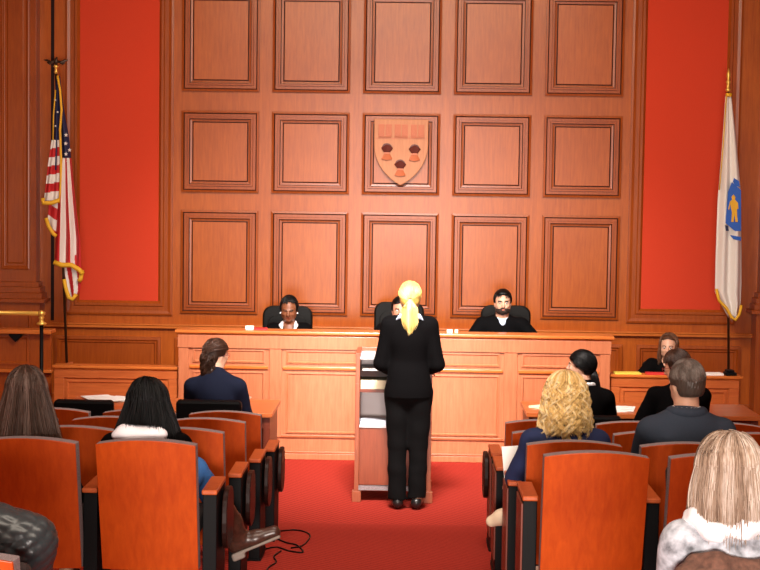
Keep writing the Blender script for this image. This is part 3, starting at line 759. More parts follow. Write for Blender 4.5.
def ik(a, t, l1, l2, pole):
    a, t = np.array(a, float), np.array(t, float); d = t-a; L = np.linalg.norm(d); u = d/max(L, 1e-6)
    L2 = min(L, (l1+l2)*.995); t = a+u*L2; x = (l1*l1-l2*l2+L2*L2)/(2*L2); h = math.sqrt(max(0, l1*l1-x*x))
    p = np.array(pole, float); p = p-u*(p@u); p /= np.linalg.norm(p)
    return a+u*x+p*h, t
def hand(S, wrist, fore, palm_n, side, sc=1, curl=.5):
    # palm, four unequal bent fingers and a thumb off the side of the palm
    f = fore/np.linalg.norm(fore); n = np.array(palm_n, float); n = n-f*(n@f); n /= np.linalg.norm(n); s = np.cross(f, n)*side
    pc = wrist+f*.045*sc
    S.chain([wrist, wrist+f*.03*sc], [.024*sc, .026*sc], .015)
    R = np.stack([s, f, n], 1); S.box(pc+f*.008*sc, (.040*sc, .046*sc, .014*sc), R, .012, rnd=.012*sc)
    for k, L in enumerate((.066, .076, .070, .055)):
        off = (k-1.5)*.0205*sc; b = pc+s*(-off)+f*.046*sc; d = f; p = b-f*.02; pts = [p, b]
        for q, m in enumerate((.45, .32, .26)):
            ang = curl*(.5+.35*q); d = d*math.cos(ang)+n*math.sin(ang); d /= np.linalg.norm(d); b = b+d*L*m*sc; pts.append(b)
        S.chain(pts, [.0092*sc, .0095*sc, .0085*sc, .008*sc, .0068*sc], .004)
    b = pc+s*.030*sc-f*.02*sc; d = (s*.75+f*.65+n*.25); d /= np.linalg.norm(d); b2 = b+d*.04*sc; d2 = d*.7+f*.5+n*.25*curl; d2 /= np.linalg.norm(d2)
    S.chain([b, b2, b2+d2*.03*sc, b2+d2*.03*sc+(d2*.8+n*.2)*.022*sc], [.013*sc, .011*sc, .0095*sc, .008*sc], .008)

def head_sdf(S, c, R, sc=1, male=False):
    w_ = lambda x, y, z: c+R@(np.array((x, y, z))*sc)
    S.ell(w_(0, -.012, .028), np.array((.076, .094, .088))*sc, R, .02)
    S.ell(w_(0, .028, -.028), np.array((.060, .064, .078))*sc, R, .03)
    S.ell(w_(0, .055, -.085), np.array((.030 if not male else .036, .026, .022))*sc, R, .025)      # chin
    for s in (-1, 1):
        S.ell(w_(s*.040, .058, -.022), np.array((.022, .020, .018))*sc, R, .02)    # cheekbone
        S.ell(w_(s*.031, .092, .006), np.array((.017, .014, .011))*sc, R, .010, 'd')   # eye socket
        S.ell(w_(s*.031, .074, .004), np.array((.0135, .0125, .0115))*sc, R, .004)   # lid volume
        S.cap(w_(s*.012, .088, .021), w_(s*.045, .074, .022), .007*sc, .005*sc, .010)   # brow ridge
        S.cap(w_(s*.050, .03, -.06), w_(s*.062, -.01, -.035), .014*sc, .014*sc, .03)   # jaw corner
        # ear
        S.ell(w_(s*.078, -.006, -.004), np.array((.008, .017, .030))*sc, R@rot(0, .2), .006)
        S.ell(w_(s*.086, .0, .0), np.array((.006, .009, .016))*sc, R, .004, 'd')
    S.chain([w_(0, .086, .014), w_(0, .102, -.012), w_(0, .108, -.024)], [.0075*sc, .009*sc, .0115*sc], .010)   # nose
    for s in (-1, 1): S.ell(w_(s*.012, .097, -.028), np.array((.008, .009, .007))*sc, R, .006)
    S.cap(w_(-.016, .084, -.0535), w_(.016, .084, -.0535), .0065*sc, .0065*sc, .006)   # lips
    S.cap(w_(-.013, .083, -.0625), w_(.013, .083, -.0625), .0070*sc, .0070*sc, .006)
    S.cap(w_(-.02, .094, -.0580), w_(.02, .094, -.0580), .0022*sc, .0022*sc, .003, 'd')
    return w_
def local(c, R, sc): return lambda X: ((X-c)@R)/sc

def figure(name, lab, loc, rz, crown, seat=.45, stand=False, lean=.0, slx=0, yaw=0, pitch=.05, roll=0, sw=.165, build=1., hd=1., hands=None, skin='skin', top='suit', bottom='trouser', shoe='shoe', ankles=None, knees=None,
           male=False, hipw=.15, res=.008, jacket_len=.12, thick=1., headoff=(0, 0), fold=(.004, 15), poles=None, neckline=None, collar=None, seedn=0, skirt=False, robe=False, palm=None, curl=.5, sleeve_end=.02, torso_hem=None, legscale=1., shdrop=0, hemw=0, eyes=True, ftd=(None, None), nr=.060):
    """one person facing local +Y, origin on the floor below the pelvis"""
    root = empty(name, loc, rz, lab, 'person')
    hz = (seat+.085) if not stand else stand
    crown = crown-.016*hd
    Rh = rot(yaw, pitch, roll)
    t = np.array((slx, math.sin(lean), math.cos(lean))); t /= np.linalg.norm(t)
    # head centre from crown, neck base below it
    hc = np.array((slx*(crown-hz)+headoff[0], 0, crown-.118*hd))
    neckL = .155*hd; T = (hc[2]-hz-neckL)/max(.3, t[2]); pel = np.array((0, 0, hz)); N = pel+t*T
    hc[0] = N[0]+headoff[0]; hc[1] = N[1]+.035+lean*.12+headoff[1]
    ts = T/.50
    chest = pel+t*T*.72; belly = pel+t*T*.30; up = t; Rt = np.stack([np.array((1, 0, 0)), np.cross(t, (1, 0, 0)), t], 1)
    sh = [N-t*(.055*ts+shdrop)+np.array((s*sw, -.005, 0)) for s in (-1, 1)]
    hips = [pel+np.array((s*.085, .0, -.02)) for s in (-1, 1)]
    if stand:
        kn = knees or [np.array((s*.088, .015, hz*.53)) for s in (-1, 1)]; an = ankles or [np.array((s*.078, -.02, .085)) for s in (-1, 1)]
        an = [np.array(a) for a in an]; kn = [np.array(a) for a in kn]
    else:
        kn = knees or [(s*.12, .40*legscale, seat+.05) for s in (-1, 1)]; an = ankles or [(s*.11, .40*legscale, .09) for s in (-1, 1)]
        kn = [np.array(a, float) for a in kn]; an = [np.array(a, float) for a in an]
    hands = hands or [(-.12, .30, seat+.17), (.12, .30, seat+.17)]
    poles = poles or [(-.8, -.5, -.6), (.8, -.5, -.6)]
    arms = []
    for i in (0, 1):
        e, wv = ik(sh[i], hands[i], .285*max(.85, ts*.97), .25*max(.88, ts*.97), poles[i]); arms.append((sh[i], e, wv))
    b_ = build
    def torso(S, g, k=.05, low=True):
        S.ell(chest+np.array((0, -.01, 0)), (sw*.92*b_+g, .105*b_+g, .17*ts+g), Rt, k)
        S.ell(belly, (.125*b_+g+(hipw-.15)*.3, .092*b_+g, .16*ts+g), Rt, k)
        S.ell(pel+np.array((0, -.01, .0)), (hipw*b_+g, .115*b_+g, .12+g), None, k)
        for i, s in enumerate((-1, 1)):
            S.cap(N-t*.045+np.array((s*.03, 0, 0)), sh[i]+np.array((-s*.01, 0, 0)), .045+g, .050*b_+g, k*.8)
    # body: one continuous skin
    S = SDF(); torso(S, -.004)
    S.chain([N-t*.05, N+(hc-N)*.35, hc+Rh@np.array((0, -.02, -.05))], [.062, .050*(1.12 if male else .95), .052], .03)
    head_sdf(S, hc, Rh, hd, male)
    for i, s in enumerate((-1, 1)):
        a, e, wv = arms[i]; S.chain([a, e], [.047*b_, .036], .03); S.chain([e, wv], [.038, .024], .015)
        pn = (palm[i] if palm else (0, .1, -1)); hand(S, wv, wv-e, pn, s*(-1 if pn[2] < 0 else 1)*1.0, 1. if male else .9, curl)
        S.cap(hips[i], kn[i], .078*b_, .052, .05); S.chain([kn[i], kn[i]*.55+an[i]*.45+np.array((0, -.012, 0)), an[i]], [.050, .044, .034], .02)
        fd = np.array((s*.08, 1, 0.)) if ftd[i] is None else np.array(ftd[i], float); fd = fd/np.linalg.norm(fd); dz = np.array((0, 0, -.055)); ft = an[i]+fd*.12+dz; S.chain([an[i]-fd*.02+np.array((0, 0, -.04)), ft, ft+fd*.05], [.036, .030, .022], .03)
    loc_ = local(hc, Rh, hd)
    def mi(cn):
        q = loc_(cn); o = np.zeros(len(cn), int)
        lip = (q[:, 1] > .078) & (np.abs(q[:, 0]) < .024) & (np.abs(q[:, 2]+.058) < .0115-np.abs(q[:, 0])*.25); o[lip] = 1
        brow = (q[:, 1] > .055) & (np.abs(np.abs(q[:, 0])-.031) < .019) & (np.abs(q[:, 2]-.0245+.15*np.abs(np.abs(q[:, 0])-.031)) < (.0068 if male else .0040)); o[brow] = 2
        lash = (q[:, 1] > .062) & (np.abs(np.abs(q[:, 0])-.032) < .0145) & (np.abs(q[:, 2]-.0115) < .0030); o[lash] = 2
        return o
    bm_ = figure.browmat
    body = solid('body', S, [skin, skin+'_lip', bm_], root, res, mifn=mi, it=1)
    wl = lambda x, y, z: tuple(hc+Rh@(np.array((x, y, z))*hd))
    for s in ((-1, 1) if eyes else ()):
        bmx = bmesh.new(); bmesh.ops.create_uvsphere(bmx, u_segments=14, v_segments=10, radius=.0118*hd); me = bpy.data.meshes.new('eye'); bmx.to_mesh(me); bmx.free()
        e = link('eye', me, 'eyewhite', body, smooth=True, loc=wl(s*.031, .0785, .004))
        bmx = bmesh.new(); bmesh.ops.create_uvsphere(bmx, u_segments=12, v_segments=8, radius=.0062*hd); me = bpy.data.meshes.new('iris'); bmx.to_mesh(me); bmx.free()
        e = link('iris', me, 'iris', body, smooth=True, loc=wl(s*.031, .0855, .002-.004*(pitch > .3)))
    # upper garment
    g = .013*thick
    S = SDF(); torso(S, g, .06)
    hem = pel+t*(.0) ; 
    if stand: S.cap(pel+np.array((0, -.010, .07)), pel+np.array((0, -.018, -.10)), hipw*.93*b_+.012+hemw, hipw*1.03*b_+.018+hemw, .05, flat=((0, 1, 0), 1.35))
    S.chain([N-t*.06, N+t*(.012)+np.array((0, .0, 0))], [.085, .060], .03)
    for i, s in enumerate((-1, 1)):
        a, e, wv = arms[i]; u = (wv-e)/np.linalg.norm(wv-e); wr = .060 if robe else .034
        S.chain([a, e], [.053*b_+g, .044*b_+g], .035); S.chain([e, wv-u*sleeve_end], [.045*b_+g, wr+g*.6], .02)
        S.cap(wv-u*(sleeve_end-.004), wv+u*.05, .05, .05, .004, 'd')
    # neck opening
    S.cap(hc+Rh@np.array((0, -.0, -.11)), hc+Rh@np.array((0, 0, .1)), .062, .12, .006, 'd')
    if neckline: S.cap(N+np.array((0, .03, .03)), N+np.array((0, .16, -neckline)), nr, .010, .006, 'd')
    zc = hz-jacket_len if stand else -9
    fo = fold if callable(fold) else folds(fold[0], fold[1], seedn)
    dsp = (lambda X, Y, Z: np.maximum(0, zc-Z)*0+fo(X, Y, Z))
    g_o = solid('jacket' if not robe else 'robe', S, top, root, res, dsp, it=2, cut=(lambda c: c[:, 2] < zc) if stand else None)
    if neckline:
        S = SDF(); torso(S, g-.009, .06); S.chain([N-t*.06, N+t*.02+np.array((0, .004, 0))], [.078, .056], .03)
        S.cap(hc+Rh@np.array((0, .0, -.10)), hc+Rh@np.array((0, 0, .1)), .054, .12, .004, 'd')
        solid('shirt', S, collar or 'shirt', root, res, it=1, cut=lambda c: (c[:, 2] < N[2]-.32))
    # trousers
    S = SDF(); S.ell(pel+np.array((0, -.01, -.01)), (hipw*1.02*b_+.006, .122*b_+.004, .12), None, .05)
    for i, s in enumerate((-1, 1)):
        S.cap(hips[i], kn[i], .090*b_, .064, .05)
        d = (an[i]-kn[i])
        S.chain([kn[i], kn[i]+d*.5, an[i]+d*.04], [.064, .062, .054], .02) if not stand else (S.cap(hips[i], kn[i], .094*b_, .072, .03), S.chain([kn[i], kn[i]+d*.5, an[i]+d*.13], [.072, .068, .070], .02))
        S.cap(an[i]+d*(.09 if not stand else .17), an[i]+d*.5, .08, .08, .004, 'd')
    if skirt: pass
    solid('trousers', S, bottom, root, res, folds(.004, 18, seedn+3), it=2)
    for i, s in enumerate((-1, 1)):
        S = SDF(); A = an[i]; fd = np.array((s*.08, 1, 0.)) if ftd[i] is None else np.array(ftd[i], float); fd = fd/np.linalg.norm(fd); S.chain([A-fd*.035+np.array((0, 0, -.045)), A+fd*.10+np.array((0, 0, -.052)), A+fd*.16+np.array((0, 0, -.058))], [.043, .042, .032], .02)
        if stand: S.cap(A+np.array((0, -.05, -.05)), A+np.array((0, -.05, -.072)), .02, .014, .01)
        S.cap(A+fd*-.02+np.array((0, 0, .01)), A+np.array((0, -.01, .12)), .037, .04, .006, 'd')
        fz = -.085 if not stand else -.085
        if shoe: solid('shoe', S, shoe, root, max(res, .006), cut=None)
    root['_'] = 0; del root['_']
    info = dict(root=root, body=body, hc=hc, R=Rh, hd=hd, N=N, t=t, sh=sh, arms=arms, pel=pel, kn=kn, an=an, loc=loc_, wl=lambda x, y, z: hc+Rh@(np.array((x, y, z))*hd))
    return info
figure.browmat = 'brow'

def cap_hair(I, mat, fringe_z=.062, side_y=.02, nape=-.075, thick=.014, low_side=-.01, extra=None, res=.006, groove=.0022, gf=140, name='hair', ears=True):
    """hair hugging the skull; hairline: forehead height, temples, nape"""
    hc, R, sc = I['hc'], I['R'], I['hd']; w_ = I['wl']; S = SDF()
    S.ell(w_(0, -.014, .03), np.array((.078+thick, .096+thick, .092+thick))*sc, R, .01)
    S.ell(w_(0, -.045, -.03), np.array((.062+thick*.7, .052+thick, .06))*sc, R, .03)
    if extra: extra(S, w_)
    L = I['loc']
    def disp(X, Y, Z):
        q = (np.stack([X, Y, Z], -1)-hc)@R/sc; x, y, z = q[..., 0], q[..., 1], q[..., 2]
        az = np.arctan2(x, y+.02); gr = groove*np.sin(gf*az*.28+6*z*10*.2+3*np.sin(20*z))
        face = np.maximum(0, np.minimum.reduce([(y-side_y)*1.0, (fringe_z-z-np.abs(x)*.25)]))       # region in front of the hairline
        side = np.maximum(0, np.minimum(low_side-z+ (-y-.03)*.9, 1.)) * (y > -.05) if ears else 0
        lowf = np.maximum(0, np.minimum(low_side-z, y+.045))
        nap = np.maximum(0, nape-z)
        return gr+face*3+lowf*3+(nap*2 if extra is None else 0)
    return solid(name, S, mat, I['root'], res, disp, it=1)
def strands(I, mat, n, pathfn, name='hair_strands', r=.0028, seg=14, parent=None, sides=3, seed=1):
    rg = np.random.default_rng(seed); P_ = []; Tn = []
    for _ in range(n):
        p = pathfn(rg, seg)
        if p is None: continue
        P_.append(p); rt = p[seg//3]; Tn.append(.5*rg.random()+.5*(.5+.5*math.sin(rt[0]*95+2*math.sin(rt[1]*60)+seed)))
    P_ = np.array(P_); N_, K, _ = P_.shape; Tn = np.array(Tn)
    d = np.gradient(P_, axis=1); d /= np.linalg.norm(d, axis=2, keepdims=True)+1e-9
    ref = np.array((.31, .42, .85)); a = np.cross(d, ref); a /= np.linalg.norm(a, axis=2, keepdims=True)+1e-9; b = np.cross(d, a)
    rad = r*(.6+.8*rg.random(N_))[:, None]*np.interp(np.linspace(0, 1, K), [0, .1, .8, 1], [.7, 1, .9, .25])[None]
    V = np.stack([P_+rad[..., None]*(a*math.cos(2*math.pi*s/sides)+b*math.sin(2*math.pi*s/sides)) for s in range(sides)], 2)
    base = (np.arange(N_)*K*sides)[:, None, None]+(np.arange(K-1)*sides)[None, :, None]; s = np.arange(sides)[None, None]; s2 = (s+1) % sides
    F = np.stack([base+s, base+s2, base+sides+s2, base+sides+s], -1).reshape(-1, 4)
    me = np_mesh(name, V.reshape(-1, 3), F)
    at = me.attributes.new('tone', 'FLOAT', 'POINT'); at.data.foreach_set('value', np.repeat(Tn, K*sides).astype(np.float32))
    return link(name, me, mat, parent or I['root'])
def short_strands(I, mat, n, seed=1, r=.0018, thick=.011, Lr=(.025, .055), maxfront=.95):
    hc, R, sc = I['hc'], I['R'], I['hd']
    def path(rg, seg):
        az = rg.uniform(-2.9, 2.9); e0 = rg.uniform(.05, 1.5 if abs(az) < 1.5 else maxfront); L = rg.uniform(*Lr); q = []; sw_ = rg.normal()*.5+.5
        for k in range(seg):
            f = k/(seg-1); th = e0+f*L/.1; a2 = az+sw_*f*.3
            x, y, z = (.078+thick)*math.sin(a2)*math.sin(th), -.016-(.096+thick)*math.cos(a2)*math.sin(th), .03+(.092+thick)*math.cos(th)
            if th > 1.57: x *= 1-(th-1.57)*.35; y = y*(1-(th-1.57)*.12); z = .03-(th-1.57)*.10
            q.append(hc+R@(np.array((x, y, z))*(.98*(1+.015*math.sin(f*3)))*sc))
        return np.array(q)
    return strands(I, mat, n, path, r=r, seed=seed, seg=7)
def tie_strands(I, mat, n, tie, seed=1, r=.0026, thick=.015, spreadaz=2.4):
    hc, R, sc = I['hc'], I['R'], I['hd']; ax = np.array((.078+thick, .096+thick, .091+thick)); c0 = np.array((0, -.014, .022)); tie = np.array(tie)
    def path(rg, seg):
        az = rg.uniform(-spreadaz, spreadaz); e = rg.uniform(.0, 1.0); q = []
        st = c0+ax*np.array((math.sin(az)*math.sin(e+.4), -math.cos(az)*math.sin(e+.4), math.cos(e+.4)))
        for k in range(seg):
            f = k/(seg-1); p = st*(1-f)+tie*f; v = p-c0; n_ = np.linalg.norm(v/ax)
            if n_ < 1: p = c0+v/n_
            q.append(hc+R@(p*sc))
        return np.array(q)+rg.normal(size=3)*.0018
    return strands(I, mat, n, path, r=r, seed=seed)
def long_hair(I, mat, n=1500, length=.30, az0=-1, front=.9, part=0., out=.01, wave=0., wf=20, spread=.03, r=.0028, seed=1, end_jit=.03, back=.0, gather=None, seg=18, crown=(0, -.03), thick=.016, inner=.75, endcurl=0, layers=(.2,1.), backlen=1.):
    """strands fall from the parting over the skull and hang; az measured from the back (0) to the sides (+-pi/2) and on to the temples"""
    hc, R, sc = I['hc'], I['R'], I['hd']; rx, ry, rz = .078+thick, .096+thick, .090+thick
    Ri = np.eye(3)
    def path(rg, seg):
        az = rg.uniform(-1, 1)*front*math.pi; lay = rg.uniform(*layers); 
        y0 = crown[1]+rg.uniform(-.04, .07) if abs(az) > .6 else crown[1]+rg.uniform(-.05, .02)
        L = length*(1+rg.normal()*end_jit)*(backlen+(1-backlen)*min(1, abs(az)/1.3)**2); pts = []
        e0 = rg.uniform(0, .55) if rg.random() < .7 else rg.uniform(.3, 1.1)
        dx, dy = math.sin(az), -math.cos(az)
        tot = 1.75; arc = .20*sc; full = arc+L
        q = []; ph = (math.floor(az*7)*2.4+math.floor(e0*3)*1.7) % 6.28+rg.normal()*.35
        for k in range(seg):
            s = k/(seg-1)*full
            th = min(s/arc, 1)*(math.pi/2-e0*.6)+e0*.6
            if s <= arc:
                x, y, z = rx*math.sin(th)*dx, -.014+ry*math.sin(th)*dy+(y0+.014)*(1-math.sin(th)), .03+rz*math.cos(th); x += part*(1-math.sin(th))
                p = hc+R@(np.array((x, y, z))*(sc*(1-.05*(1-lay))))
                last = p; lk = s
            else:
                h = s-arc; f = h/L
                o = out*h/.3; p = last.copy(); dd = R@np.array((dx, dy, 0)); dd[2] = 0
                p = p+dd*(o-spread*f*0)+np.array((0, 0, -h))
                if gather is not None: 
                    ggf = gather[2]*min(1, f*gather[3]); tgt = np.array((gather[0], gather[1])); c2 = hc[:2]+tgt; p[:2] = p[:2]+(c2-p[:2])*ggf
                if wave: p = p+dd*wave*math.sin(wf*h+ph)*min(1, h*12)+np.cross(dd, (0, 0, 1))*wave*math.cos(wf*h+ph)*min(1, h*12)
                if endcurl: p = p-dd*endcurl*f**3
                p = p-dd*(1-lay)*.02
            q.append(p)
        q = np.array(q)
        jit = rg.normal(size=3)*.003; return q+jit
    return strands(I, mat, n, path, r=r, seed=seed, seg=seg)

for nme, c in (('skin', (.62, .30, .19)), ('skin_pale', (.64, .36, .24)), ('skin_dark', (.20, .070, .030))):
    m = plain(nme, c, .5, var=.06, bscale=60); m.node_tree.nodes['Principled BSDF'].inputs['Subsurface Weight'].default_value = .08
    m.node_tree.nodes['Principled BSDF'].inputs['Subsurface Radius'].default_value = (.012, .005, .003); M[nme] = m
    M[nme+'_lip'] = plain(nme+'_lip', (c[0]*.75, c[1]*.42, c[2]*.45), .4)
M['brow'] = plain('brow_hair', (.03, .018, .012), .7)
M['hmbrown'] = hairmat('hair_mid_brown', (.05, .02, .01), (.12, .05, .025), (.25, .11, .06))
M['brow_blond'] = plain('brow_blond', (.25, .15, .07), .7)
M['eyewhite'] = plain('eye_white', (.50, .46, .42), .3); M['iris'] = plain('iris_dark', (.03, .015, .01), .2)
M['suit'] = plain('black_suit', (.0025, .0022, .0025), .9, bump=.3, bscale=500, spec=.06)
M['robe'] = plain('black_robe', (.0025, .0025, .003), .85, bump=.2, bscale=300, spec=.06)
M['trouser'] = plain('black_trousers', (.003, .0028, .003), .9, spec=.1)
M['shoe'] = plain('black_shoe', (.012, .012, .012), .3)
M['navysuit'] = plain('navy_suit', (.006, .009, .024), .85, bump=.3, bscale=500, spec=.15)
M['navyknit'] = plain('navy_knit', (.008, .018, .075), .85, bump=.5, bscale=260)
M['greysuit'] = plain('grey_blue_suit', (.034, .045, .066), .85, bump=.35, bscale=400, var=.2, spec=.2)
M['shirt'] = plain('white_shirt', (.80, .80, .82), .8); M['blueshirt'] = plain('pale_blue_shirt', (.55, .66, .85), .8)
M['denim'] = plain('blue_denim', (.035, .15, .42), .8, bump=.5, bscale=300, var=.3)
M['boot'] = plain('brown_leather', (.050, .020, .013), .32, bump=.3, bscale=60, var=.35)
M['sole'] = plain('boot_sole', (.22, .18, .15), .7)
M['beige'] = plain('beige_shoe', (.75, .60, .42), .5)
M['scarfw'] = plain('white_scarf', (.80, .77, .80), .9, bump=.6, bscale=60)
M['brown'] = plain('brown_cloth', (.11, .048, .030), .85, bump=.6, bscale=50, var=.4)
M['pink'] = plain('pink_cloth', (.55, .12, .18), .85); M['lightblue'] = plain('pale_blue_cloth', (.25, .42, .52), .85)
M['cardigan'] = plain('white_grey_knit', (.36, .38, .42), .9, bump=.8, bscale=22, var=.75)
M['greyknit'] = plain('grey_knit', (.16, .20, .24), .9, bump=.8, bscale=90, var=.5)
M['quilt'] = plain('quilted_black_nylon', (.030, .038, .042), .33, bump=.25, bscale=40)
M['hblond'] = hairmat('hair_yellow_blond', (.50, .28, .05), (.80, .57, .17), (.95, .80, .42))
M['hcurl'] = hairmat('hair_golden_curls', (.22, .09, .02), (.85, .57, .20), (1.0, .95, .70))
M['hash'] = hairmat('hair_ash_blond', (.09, .045, .025), (.34, .235, .165), (.74, .64, .56))
M['hbrown'] = hairmat('hair_brown', (.022, .010, .006), (.07, .035, .022), (.20, .13, .105))
M['hblack'] = hairmat('hair_black', (.002, .002, .002), (.004, .004, .004), (.010, .010, .012), .45, .18)
M['hdbrown'] = hairmat('hair_dark_brown', (.016, .007, .004), (.045, .018, .010), (.11, .05, .03))
M['hgrey'] = hairmat('hair_greying', (.045, .03, .022), (.11, .08, .065), (.26, .21, .18))
M['beard'] = plain('beard', (.022, .010, .006), .8, bump=.8, bscale=200)

def place(px, D): return P(px, 400, D).x
def crown_z(px, py, D): return P(px, py, D).z

# 1 --- advocate standing at the lectern
D = 11.42; x = place(408.5, D)
figure.browmat = 'brow_blond'
I = figure('person', 'standing woman in a black trouser suit with a long yellow-blonde ponytail, back to us', (x, D-.0, 0), 0, crown_z(407, 281, D), stand=.92, sw=.150, hipw=.150, build=1.04, hd=.96, hemw=.006, thick=1.0,
           hands=[(-.15, .27, 1.03), (.15, .27, 1.03)], poles=[(-.45, -1, -.5), (.45, -1, -.5)], skin='skin_pale', res=.007, jacket_len=.045, pitch=.12, fold=(.003, 14), neckline=None,
           knees=[(-.082, .01, .50), (.082, .01, .50)], ankles=[(-.075, -.02, .10), (.075, -.02, .10)])
hc, R_ = I['hc'], I['R']
cap_hair(I, 'hblond', thick=.012, extra=None, nape=-.06)
def p1(rg, seg):     # over the skull to the tie
    az = rg.uniform(-2.4, 2.4); e = rg.uniform(.0, 1.0); q = []; tie = I['wl'](0, -.112, -.022)
    st = np.array((.088*math.sin(az)*math.sin(e+.45), -.014-.106*math.cos(az)*math.sin(e+.45), .03+.104*math.cos(e+.45)))
    for k in range(seg):
        f = k/(seg-1); p = st*(1-f)+np.array((0, -.112, -.022))*f
        v = p-np.array((0, -.014, .02)); v_ = v/np.array((.091, .109, .106)); n_ = np.linalg.norm(v_); 
        if n_ < 1: p = np.array((0, -.014, .02))+v/n_*1.0*(1-.0*f)
        q.append(hc+R_@(p*I['hd']))
    return np.array(q)+rg.normal(size=3)*.0015
strands(I, 'hblond', 900, p1, r=.0024, seed=3)
def p2(rg, seg):     # the tail
    a = rg.uniform(0, 6.28); rr = math.sqrt(rg.random()); L = .275*(1+rg.normal()*.05)-.05*abs(math.cos(a))*rr; q = []; tie = I['wl'](0, -.122, -.024)
    for k in range(seg):
        f = k/(seg-1); w_ = np.interp(f, [0, .08, .3, .7, 1], [.014, .020, .062, .066, .022])
        q.append(tie+np.array((w_*rr*math.cos(a)*1.0, -.02*min(1, f*5)-.01+w_*.55*rr*math.sin(a), -L*f+.004)))
    return np.array(q)
strands(I, 'hblond', 800, p2, name='ponytail', r=.0026, seed=4)
S = SDF(); S.ell(I['wl'](0, -.120, -.022), (.019, .014, .012), R_); solid('hair_tie', S, 'black', I['root'], .004)
S = SDF(); N = I['N']; ring = [N+np.array((.074*math.sin(a), -.066*math.cos(a)-.006, .034-.02*abs(math.sin(a)))) for a in np.linspace(-1.9, 1.9, 13)]; S.chain(ring, [.013]*13, .01)
for s in (-1, 1): S.chain([N+np.array((s*.03, -.072, .034)), N+np.array((s*.075, -.085, .010)), N+np.array((s*.10, -.075, -.012))], [.012, .014, .006], .01)
solid('shirt_collar', S, 'blueshirt', I['root'], .005)

# judges (facing the hall)
def seated_z(px, py, D, base): return crown_z(px, py, D)-base
figure.browmat = 'brow'
D = 14.30; z0 = .15
I = figure('person', 'woman judge with dark upswept hair and white collar looking down, left on the bench', (place(287, D)+.01, D+.1, z0), math.pi, crown_z(287, 296, D)-z0, seat=.46, pitch=.24, yaw=.0, eyes=False, skin='skin_dark', top='suit',
           neckline=.12, nr=.05, collar='skin_dark', hands=[(-.2, .38, .80), (.16, .38, .80)], res=.006, lean=.12, sw=.155, hd=.98, ankles=[(-.1, .36, .09), (.1, .36, .09)], headoff=(0, .0), seedn=2)
cap_hair(I, 'hblack', fringe_z=.105, thick=.014, extra=lambda S, w_: (S.ell(w_(0, -.06, .08), np.array((.055, .05, .045)), I['R'], .04)), res=.006)
short_strands(I, 'hblack', 900, 50, thick=.015, r=.003, maxfront=.6)
for s in (-1, 1):
    S = SDF(); S.ell(I['wl'](s*.083, .0, -.034), (.008, .006, .008)); solid('earring', S, 'shirt', I['root'], .003)
    S = SDF(); S.chain([I['N']+np.array((s*.06, .005, .035)), I['N']+np.array((s*.072, .085, .005)), I['N']+np.array((s*.055, .145, -.05))], [.010, .020, .008], .01); solid('collar', S, 'shirt', I['root'], .005)
D = 14.30
I = figure('person', 'black-haired middle judge almost hidden behind the standing blonde woman', (place(399, D), D+.1, z0), math.pi, crown_z(398, 296, D)-z0, seat=.46, pitch=.1, skin='skin', top='robe', robe=True, neckline=.16,
           hands=[(-.2, .36, .80), (.16, .36, .80)], res=.007, lean=.08, male=True, ankles=[(-.1, .36, .09), (.1, .36, .09)], seedn=5)
cap_hair(I, 'hblack', fringe_z=.08, thick=.012)
D = 14.35
I = figure('person', 'bearded male judge in a black robe with pale blue collar, right on the bench', (place(501, D), D+.1, z0), math.pi, crown_z(502, 289, D)-z0, seat=.46, pitch=.05, yaw=.0, skin='skin_pale', top='robe', robe=True, neckline=.09, nr=.044, collar='blueshirt',
           hands=[(-.27, .34, .82), (.25, .34, .82)], res=.006, lean=.05, male=True, sw=.19, build=1.08, hd=1.0, ankles=[(-.1, .36, .09), (.1, .36, .09)], seedn=6)
cap_hair(I, 'hblack', fringe_z=.088, thick=.012, extra=lambda S, w_: S.ell(w_(0, .03, .095), np.array((.055, .05, .028)), I['R'], .02), low_side=-.0)
short_strands(I, 'hblack', 900, 51, thick=.013)
S = SDF(); hc, R_ = I['hc'], I['R']
S.ell(I['wl'](0, .034, -.066), (.063, .062, .050), R_); S.ell(I['wl'](0, .084, -.045), (.027, .014, .0075), R_, .006)
for s in (-1, 1): S.cap(I['wl'](s*.062, .0, -.02), I['wl'](s*.054, .03, -.07), .014, .018, .02)
S.ell(I['wl'](0, .098, -.058), (.019, .014, .0085), R_, .004, 'd')
S.ell(I['wl'](0, .07, -.012), (.048, .05, .024), R_, .008, 'd')
solid('beard', S, 'beard', I['root'], .005, folds(.002, 120, 1))

# clerk on the right wing
D = 14.3
I = figure('person', 'clerk with long dark brown hair in black, facing us behind the right desk', (place(668, D), D+.12, 0), math.pi, crown_z(668, 334, D), seat=.44, pitch=.05, yaw=-.30, skin='skin_pale', top='suit',
           neckline=.12, collar='skin_pale', hands=[(-.2, .30, .70), (.2, .30, .70)], res=.006, lean=.1, sw=.15, hd=.98, ankles=[(-.1, .36, .09), (.1, .36, .09)], seedn=7)
cap_hair(I, 'hmbrown', fringe_z=.095, thick=.012, side_y=.01, low_side=-.3, ears=False)
long_hair(I, 'hmbrown', 900, .20, front=.66, out=.015, r=.003, seed=7, part=.0, thick=.014, wave=.006, wf=25)

